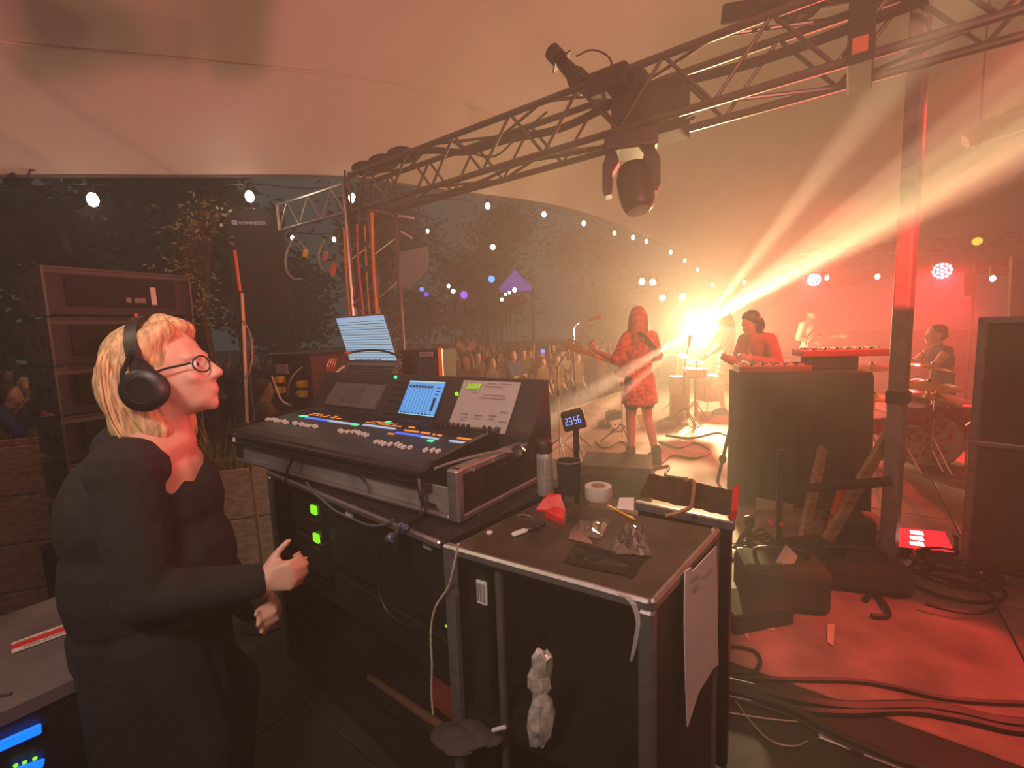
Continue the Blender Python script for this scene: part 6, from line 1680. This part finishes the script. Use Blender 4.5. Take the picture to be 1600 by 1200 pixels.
# ---------------------------------------------------------------- planters and grasses on the left
M_leaf = mat('yellow_lit_blade', (.30, .30, .05), .6, var=.35, scale=20)  # yellow light on the blades is put into their colour
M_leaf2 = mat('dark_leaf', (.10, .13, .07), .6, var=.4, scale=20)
def planter(label, x, y, d, wd, dp_, h, m):
    o = at(x, y, d); o.z = -.7; hh = at(x, y, d).z + .7; fr = fz(o, 20)
    t = thing('planter_box', label, 'planter', o)
    for i in range(4):
        z0 = hh * i / 4
        bm = B(); box(bm, (-wd / 2, 0, z0 + .004), (wd / 2, .025, z0 + hh / 4 - .004), fr, .004); obj('plank', bm, m, t)
        bm = B(); box(bm, (-wd / 2, dp_ - .025, z0 + .004), (wd / 2, dp_, z0 + hh / 4 - .004), fr, .004); obj('plank', bm, m, t)
        for u in (-wd / 2, wd / 2 - .025):
            bm = B(); box(bm, (u, .026, z0 + .004), (u + .025, dp_ - .026, z0 + hh / 4 - .004), fr, .004); obj('plank', bm, m, t)
    bm = B(); box(bm, (-wd / 2 + .026, .026, hh * .6), (wd / 2 - .026, dp_ - .026, hh * .85), fr); obj('soil', bm, M_ground, t)
    return fr, hh
def grass_clump(label, fr, z, n, hgt, sp_, m, seed):
    r = random.Random(seed); bm = B()
    for k in range(n):
        b = fr.p(r.uniform(-sp_, sp_), .15 + r.uniform(-.08, .08), z); a = r.random() * 2 * PI; ln = hgt * r.uniform(.5, 1.1); out = r.uniform(.05, .5) * ln
        d = V((math.cos(a), math.sin(a), 0)); s2 = V((-d.y, d.x, 0)); prev = None
        for i in range(5):
            t = i / 4; p = b + d * out * t * t + V((0, 0, ln * (t - .25 * t * t * out / ln))); w_ = .006 * (1 - t) + .0008
            q = [bm.verts.new(p + s2 * w_), bm.verts.new(p - s2 * w_)]
            if prev: bm.faces.new((prev[0], prev[1], q[1], q[0]))
            prev = q
    o = solo('grass_clump', bm, m, label, 'plant'); return sp(o, kind='stuff')
fr, hh = planter('wooden planter box right of the engineer\'s shoulder', 352, 735, 3.0, .55, .4, .5, mat('pale_timber', (.40, .30, .20), .7, var=.3, scale=5, stretch=(1, 10, 10)))
grass_clump('tall yellow-lit grass growing in the planter behind the engineer', fr, hh * .85, 150, .55, .2, M_leaf, 3)
fr, hh = planter('pale planter box at the left border, beyond the loudspeaker stack', 18, 698, 3.4, .7, .4, .5, mat('pale_timber', (.40, .30, .20)))
grass_clump('low grass in the planter at the left border', fr, hh * .85, 90, .3, .28, M_leaf2, 5)

# ---------------------------------------------------------------- trees
def tree(label, x, d, zt_, wd, n, m, seed, crown=.5, name='tree', leaf=.06, base=None):
    o = at(x, 520, d); o.z = -.7 if base is None else base; r = random.Random(seed)
    t = thing(name, label, 'tree', o)
    h = zt_ - o.z; bm = B()
    tube(bm, spline([o, o + V((.05 * h * r.uniform(-1, 1), 0, h * .4)), o + V((.06 * h * r.uniform(-1, 1), 0, h * .8)), o + V((0, 0, h * .95))], 3), [.03 * h * (1 - .08 * k) for k in range(10)], 7)
    tips = []
    for k in range(12):
        a = r.random() * 2 * PI; z = h * r.uniform(1 - crown, .9); e = o + V((math.cos(a) * wd * r.uniform(.4, .9), math.sin(a) * wd * r.uniform(.4, .9), z + h * .12))
        tube(bm, [o + V((0, 0, z - h * .1)), (o + V((0, 0, z)) + e) / 2, e], [.008 * h, .006 * h, .003 * h], 5); tips.append(e); tips.append((o + V((0, 0, z)) + e) / 2)
    obj('trunk', bm, mat('bark', (.06, .045, .03), .9, var=.4), t, True)
    bm = B()
    for k in range(n):
        c = r.choice(tips) + V((r.gauss(0, .22), r.gauss(0, .22), r.gauss(0, .2))) * wd
        a = V((r.uniform(-1, 1), r.uniform(-1, 1), r.uniform(-.6, .6))).normalized() * leaf * r.uniform(.6, 1.3); b = a.orthogonal().normalized() * leaf * .42
        bm.faces.new([bm.verts.new(c - a), bm.verts.new(c + b), bm.verts.new(c + a), bm.verts.new(c - b)])
    sp(obj('foliage', bm, m, t), kind='stuff')
tree('slender leafy tree lit from the side, left of the lettered black panel', 328, 5.2, 3.0, .38, 420, mat('lit_leaf', (.22, .24, .12), .5, var=.4), 4, .42, leaf=.035)  # light on these leaves is put into their paler colour
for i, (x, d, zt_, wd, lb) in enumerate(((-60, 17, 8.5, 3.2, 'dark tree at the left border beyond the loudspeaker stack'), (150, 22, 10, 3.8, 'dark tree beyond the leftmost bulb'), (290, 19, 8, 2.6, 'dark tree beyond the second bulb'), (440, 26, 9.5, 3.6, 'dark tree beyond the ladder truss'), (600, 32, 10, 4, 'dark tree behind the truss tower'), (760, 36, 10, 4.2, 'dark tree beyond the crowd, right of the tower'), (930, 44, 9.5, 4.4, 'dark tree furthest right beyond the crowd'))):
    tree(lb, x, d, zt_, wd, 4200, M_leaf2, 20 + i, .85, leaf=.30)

# ---------------------------------------------------------------- the crowd
CM = [mat('cloth_dark', (.03, .03, .04), .9), mat('cloth_olive', (.10, .09, .05), .9), mat('cloth_brown', (.16, .09, .05), .9), mat('cloth_pale', (.35, .30, .26), .9), mat('cloth_blue', (.04, .06, .14), .9), mat('cloth_wine', (.18, .03, .04), .9)]
proto = []
def proto_person(pose, cm, hr, sk, sc, bld=1.0, first=None):
    f0 = V(first)
    t, J, hf, f = human('person', 'x', f0, 0, pose, [('shirt', cm, ['torso', 'pelvis', 'upperL', 'upperR'], .02), ('trousers', CM[0], ['pelvis', 'thighL', 'thighR', 'calfL', 'calfR', 'footL', 'footR'], .014)], hr, sk, sc, .03, detail=False, eyes=False, build=bld)
    return t
UP = dict(elbR=(.26, .10, 1.30), wriR=(.20, .25, 1.52)); UP2 = dict(elbR=(.24, .1, 1.5), wriR=(.2, .14, 1.78), elbL=(-.24, .1, 1.5), wriL=(-.2, .14, 1.76)); LN = dict(hea=(.03, .03, 1.585), elbL=(-.2, .16, 1.14), wriL=(-.05, .26, 1.18), elbR=(.2, .16, 1.14), wriR=(.05, .26, 1.18))
vs = [({}, CM[1], hair_short(M_brown), M_skin, 1.03, 1.05), ({}, CM[2], hair_long(M_brown), M_skin, .95, .95), (UP, CM[0], hair_short(M_bhair), M_skin2, 1.02, 1.0), (LN, CM[3], hair_bob(M_blond), M_skin, .96, .95), (UP2, CM[5], hair_long(M_auburn), M_skin, .97, .95), (LN, CM[4], hair_short(M_brown), M_skin, 1.06, 1.08)]
what = ['in an olive shirt', 'with long brown hair', 'raising one hand', 'with a blond bob', 'with both arms up', 'in a blue shirt']
spots = []
r = random.Random(21)
def clear(x, y): return all((x - a) ** 2 + (y - b) ** 2 > .38 for a, b in spots)
ex1 = V((.57, .82, 0)).normalized(); nx1 = V((-.82, .57, 0))
Y0 = V((-1.5, 5.5, 0))
tries = 0
while len(spots) < 165 and tries < 9000:
    tries += 1
    s, q = r.uniform(-3.2, 12.5), .7 + 13 * r.random() ** 1.4
    p = Y0 + ex1 * s + nx1 * q
    px_ = 800 + F * (p - EYE).dot(_r) / (p - EYE).dot(_f)
    if -20 < px_ < 985 and p.y > 4.9 and clear(p.x, p.y) and not (p.x < -1.9 and p.y < 5.2) and (p.x + 3.55) ** 2 + (p.y - 6.55) ** 2 > .8: spots.append((p.x, p.y))
spots += [(-4.35, 4.25), (-5.1, 4.4), (-4.0, 4.9), (-5.0, 5.1), (-4.6, 5.6), (-5.7, 5.2)]
spots.sort(key=lambda p: p[1])
made = [None] * len(vs); named = {}
zone = lambda x: 'at the left border' if x < 120 else 'left of the tower' if x < 540 else 'right of the tower' if x < 870 else 'beside the bass player'
for i, (x, y) in enumerate(spots):
    k = (i * 5 + int(x * 7)) % len(vs)
    px_ = 800 + F * (V((x, y, 1)) - EYE).dot(_r) / (V((x, y, 1)) - EYE).dot(_f)
    far = 'near' if y < 8 else 'middle' if y < 12 else 'far'
    lb = 'listener %s, %s rows %s' % (what[k], far, zone(px_))
    gp = 'listeners %s, %s rows, %s' % (what[k], far, zone(px_))
    yaw = math.atan2(-(3.0 - x), (7.5 - y)) + r.uniform(-.5, .5)
    if made[k] is None:
        made[k] = proto_person(*vs[k], first=(0, 0, 0)); o = made[k]
        o['label'] = lb; o['group'] = gp; o.location = (x, y, -.7); o.rotation_euler = (0, 0, yaw)
    else: o = dup(made[k], (x, y, -.7), lb, gp, yaw)
    named.setdefault(lb, []).append((px_, o))
nth = 'first second third fourth fifth sixth seventh eighth ninth tenth eleventh twelfth thirteenth fourteenth fifteenth sixteenth'.split()
for lb, g_ in named.items():
    if 1 < len(g_) <= 16:
        for q_, (_, o) in enumerate(sorted(g_, key=lambda e: e[0])): o['label'] = lb + ', ' + nth[q_] + ' from left'
# the listener with the pale bow
c = at(729, 545, 6.4); bw = V((c.x, c.y, c.z))
bm = B()
for s in (-1, 1):
    slab(bm, [bw, bw + V((s * .10, 0, .13)), bw + V((s * .15, .0, .05)), bw + V((s * .05, 0, -.04))], (0, 1, 0), .012)
ball(bm, bw, .025)
solo('hair_bow', bm, mat('pale_bow', (.62, .42, .36), .7), 'big pale bow on a listener\'s head in front of the stage', 'bow')
o = dup(made[1], (c.x, c.y + .02, c.z - .02 - 1.65 - .0), 'listener wearing the big pale bow in front of the stage', 'listener with the bow', 2.9)
# phone screens and small lights in the crowd and beyond
def dot(name, label, cat, x, y, d, r_, col, s, group=None):
    c = at(x, y, d); t = thing(name, label, cat, c, group)
    bm = B(); lathe(bm, [(r_ * .5, .1), (r_ * 1.2, .08), (r_ * 1.25, -.0), (r_ * 1.1, -.005)], c, (EYE - c) * -1, 10); obj('housing', bm, M_black, t, True)
    if y < 500: rod('post', V((c.x, c.y, -.7)), c, .025, M_dark, t, 6)
    bm = B(); ball(bm, c + (EYE - c).normalized() * .02, r_, u=10, v=7); obj('lens', bm, glow('lens_%d_%d_%d_%d' % (col[0] * 99, col[1] * 99, col[2] * 99, s * 10), col, s), t, True)
for i, (x, y, rr_, col, s, lb) in enumerate(((410, 476, .09, (.35, .1, 1), 2, 'violet stall light above the crowd, left of two blue ones'), (423, 479, .06, (.1, .2, 1), 2, 'first blue stall light above the crowd left of the tower'), (434, 476, .07, (.1, .35, 1), 2, 'second blue stall light above the crowd left of the tower'), (448, 481, .03, (1, .9, .7), 4, 'small white light right of the blue stall lights'), (406, 488, .05, (.1, .3, 1), 1.5, 'faint blue stall light below the violet one'), (659, 452, .06, (.1, .25, 1), 2, 'blue light right of the truss tower'), (666, 460, .06, (.1, .05, .8), 2, 'deep blue light below the blue light right of the tower'), (701, 447, .05, (1, .95, .8), 6, 'upper white light in the dark right of the tower'), (708, 455, .06, (1, .9, .75), 4, 'lower white light in the dark right of the tower'), (725, 461, .10, (.4, .1, .9), 1.5, 'violet light in the dark right of the white ones'), (768, 436, .09, (.1, .4, 1), 2, 'blue light beside the violet glow'), (790, 460, .04, (1, .95, .85), 5, 'left white light under the violet glow'), (796, 457, .04, (1, .95, .85), 5, 'right white light under the violet glow'), (784, 468, .05, (1, .85, .65), 4, 'lowest white light under the violet glow'), (804, 453, .06, (1, .95, .8), 5, 'white light right under the violet glow'), (770, 386, .07, (1, .9, .7), 8, 'small warm lamp high in the haze right of the tower'), (848, 549, .04, (.15, .25, 1), 1.5, 'blue phone light in the crowd near the microphone stands'))):
    dot('distant_light', lb, 'light', x, y, 24 if y < 500 else 8, rr_ * (2 if y < 500 else 1), col, s)
c = at(805, 440, 25); t_ = thing('lit_tent', 'violet-lit stall roof in the dark beyond the crowd', 'tent', V((c.x, c.y, -.7)))
bm = B(); b4 = [c + V((sx * .9, sy * .9, -.45)) for sx, sy in ((-1, -1), (1, -1), (1, 1), (-1, 1))]; tp = bm.verts.new(c + V((0, 0, .65))); vv = [bm.verts.new(p) for p in b4]
for i in range(4): bm.faces.new((vv[i], vv[(i + 1) % 4], tp))
obj('roof', bm, mat('violet_glow_fabric', (.3, .15, .6), .8, var=.3, emit=(.20, .09, .55), es=.55), t_)  # violet light on the roof is put into the fabric as glow
for p in b4: rod('post', V((p.x, p.y, -.7)), p, .04, M_dark, t_)
# grey angled screen sail right of the tower
bm = B(); slab(bm, [at(618, 395, 9), at(668, 385, 9), at(668, 420, 9), at(638, 450, 9), at(620, 440, 9)], (0, 1, 0), .04)
solo('grey_sail', bm, mat('grey_sail', (.30, .31, .36), .6, var=.1), 'grey angled sail right of the truss tower', 'sail')
for a, b, lb in (((622, 337, 7), (647, 341, 7), 'upper pale rod right of the top of the tower'), ((626, 362, 7), (644, 372, 7), 'lower pale rod right of the top of the tower')):
    bm = B(); cyl(bm, at(*a), at(*b), .018, n=8); solo('pale_rod', bm, M_white, lb, 'rod', True)
# ---------------------------------------------------------------- stage lamps at the back
def par(name, label, c, aim, r_, m, housing=M_black, leds=True):
    d = (V(aim) - V(c)).normalized(); t = thing(name, label, 'stage light', V(c))
    bm = B(); lathe(bm, [(r_ * .5, -.28), (r_ * .9, -.22), (r_ * 1.1, -.05), (r_ * 1.15, .02), (r_ * 1.02, .02), (r_ * 1.0, -.03)], c, d, 20); obj('housing', bm, housing, t, True)
    bm = B(); lathe(bm, [(r_, -.03), (r_, -.012), (.001, -.006)], c, d, 20); ln = obj('lens', bm, m[0], t, True)
    if leds:
        e1 = d.orthogonal().normalized(); e2 = d.cross(e1)
        for n, q in ((1, 0), (6, .42), (12, .8)):
            for k in range(n):
                p = V(c) + (e1 * math.cos(2 * PI * k / n) + e2 * math.sin(2 * PI * k / n)) * r_ * q
                bm = B(); ball(bm, p, r_ * .15, u=8, v=5); obj('led', bm, m[1], ln, True)
    bm = B(); tube(bm, [V(c) + V((-r_ * 1.2, 0, 0)), V(c) + V((-r_ * 1.3, 0, r_ * 1.8)), V(c) + V((r_ * 1.3, 0, r_ * 1.8)), V(c) + V((r_ * 1.2, 0, 0))], .02, 6); obj('yoke', bm, M_black, t)
    return t
M_rl = glow('par_red', (1, .03, .10), 3); M_rw = glow('par_led', (1, .85, .88), 9); M_ww = glow('lamp_white', (1, .86, .6), 30)
par('par_light', 'left red LED lamp at the back of the stage', PAR1, at(1200, 520, 3), .145, (M_rl, M_rw))
par('par_light', 'right red LED lamp at the back of the stage, right of the tall pole', PAR2, at(1430, 560, 3), .17, (M_rl, M_rw))
par('backlight', 'dazzling warm lamp between the bass player and the skirted player', MAIN, EYE, .2, (M_ww, M_ww), leds=False)
for i, (x, y, d, lb) in enumerate(((1003, 440, 13, 'upper left lamp of the four white lamps above the bass player'), (1020, 441, 13, 'upper right lamp of the four white lamps above the bass player'), (1035, 465, 13, 'lower left lamp of the four white lamps above the bass player'), (1066, 464, 13, 'lower right lamp of the four white lamps, nearest the dazzling one'))):
    par('spotlight', lb, at(x, y, d), EYE, .085, (glow('lamp_white2', (1, .9, .7), 12),) * 2, leds=False)
bst = thing('blinder_stand', 'dark upright stand that holds the four white lamps', 'stand', at(1030, 560, 13.3))
p = at(1030, 452, 13.35); q = V((p.x, p.y, -.7)); bm = B(); cyl(bm, q, p + V((0, 0, .3)), .03, n=8); obj('post', bm, M_dark, bst)
for y in (428, 455):
    bm = B(); cyl(bm, at(998, y, 13.35), at(1070, y, 13.35), .02, n=8); obj('cross_arm', bm, M_dark, bst)
dot('small_spotlight', 'small yellow lamp at the upper right, above the right red lamp', 'stage light', 1527, 377, 8, .07, (.75, .65, .05), 1.3)
# truss at the back of the stage
a, b = at(1228, 412, 11.2), at(1440, 408, 10.0)
t_ = thing('back_truss', 'pale thin truss across the back of the stage behind the tall pole', 'truss', a)
x = (b - a).normalized(); x.z = 0; x.normalize()
box_truss(t_, a, x, V((-x.y, x.x, 0)), (0, 0, 1), 5.2, .25, .25, .5, .022, .011, M_truss)
# papers, panels at the back right
M_pan = mat('brown_panel', (.30, .22, .18), .8, var=.15)
for pts, lb in (([(1506, 425, 8), (1526, 425, 8), (1526, 463, 8), (1506, 463, 8)], 'pale hanging panel right of the right red lamp'), ([(1548, 415, 8.2), (1574, 415, 8.2), (1574, 429, 8.2), (1548, 429, 8.2)], 'small lit panel of crossed bars at the upper right'), ([(1582, 400, 5), (1640, 400, 5), (1640, 515, 5), (1577, 515, 5)], 'brown board at the right border above the tall flight case')):
    bm = B(); slab(bm, [at(*p) for p in pts], (0, 1, 0), .03); solo('hung_cloth', bm, M_pan, lb, 'cloth')
bm = B(); tube(bm, spline([at(1508, 222, 3.3), at(1540, 205, 3.25), at(1580, 190, 3.2), at(1640, 165, 3.1)], 4), [.05, .06, .075, .07, .08, .075, .085, .08, .09, .085, .09, .085, .08], 9)
rd_ = solo('rolled_drape', bm, mat('drape', (.16, .11, .09), .9, var=.2), 'rolled dark drape hanging at the upper right border', 'drape', True)
for x_, y_, d_ in ((1530, 205, 3.27), (1620, 172, 3.13)):
    p = at(x_, y_, d_); hh_ = CBVH.ray_cast(p, V((0, 0, 1)))[0]
    bm = B(); cyl(bm, p, hh_ if hh_ is not None else p + V((0, 0, 1.5)), .006, n=6); obj('rope', bm, M_rubber, rd_)
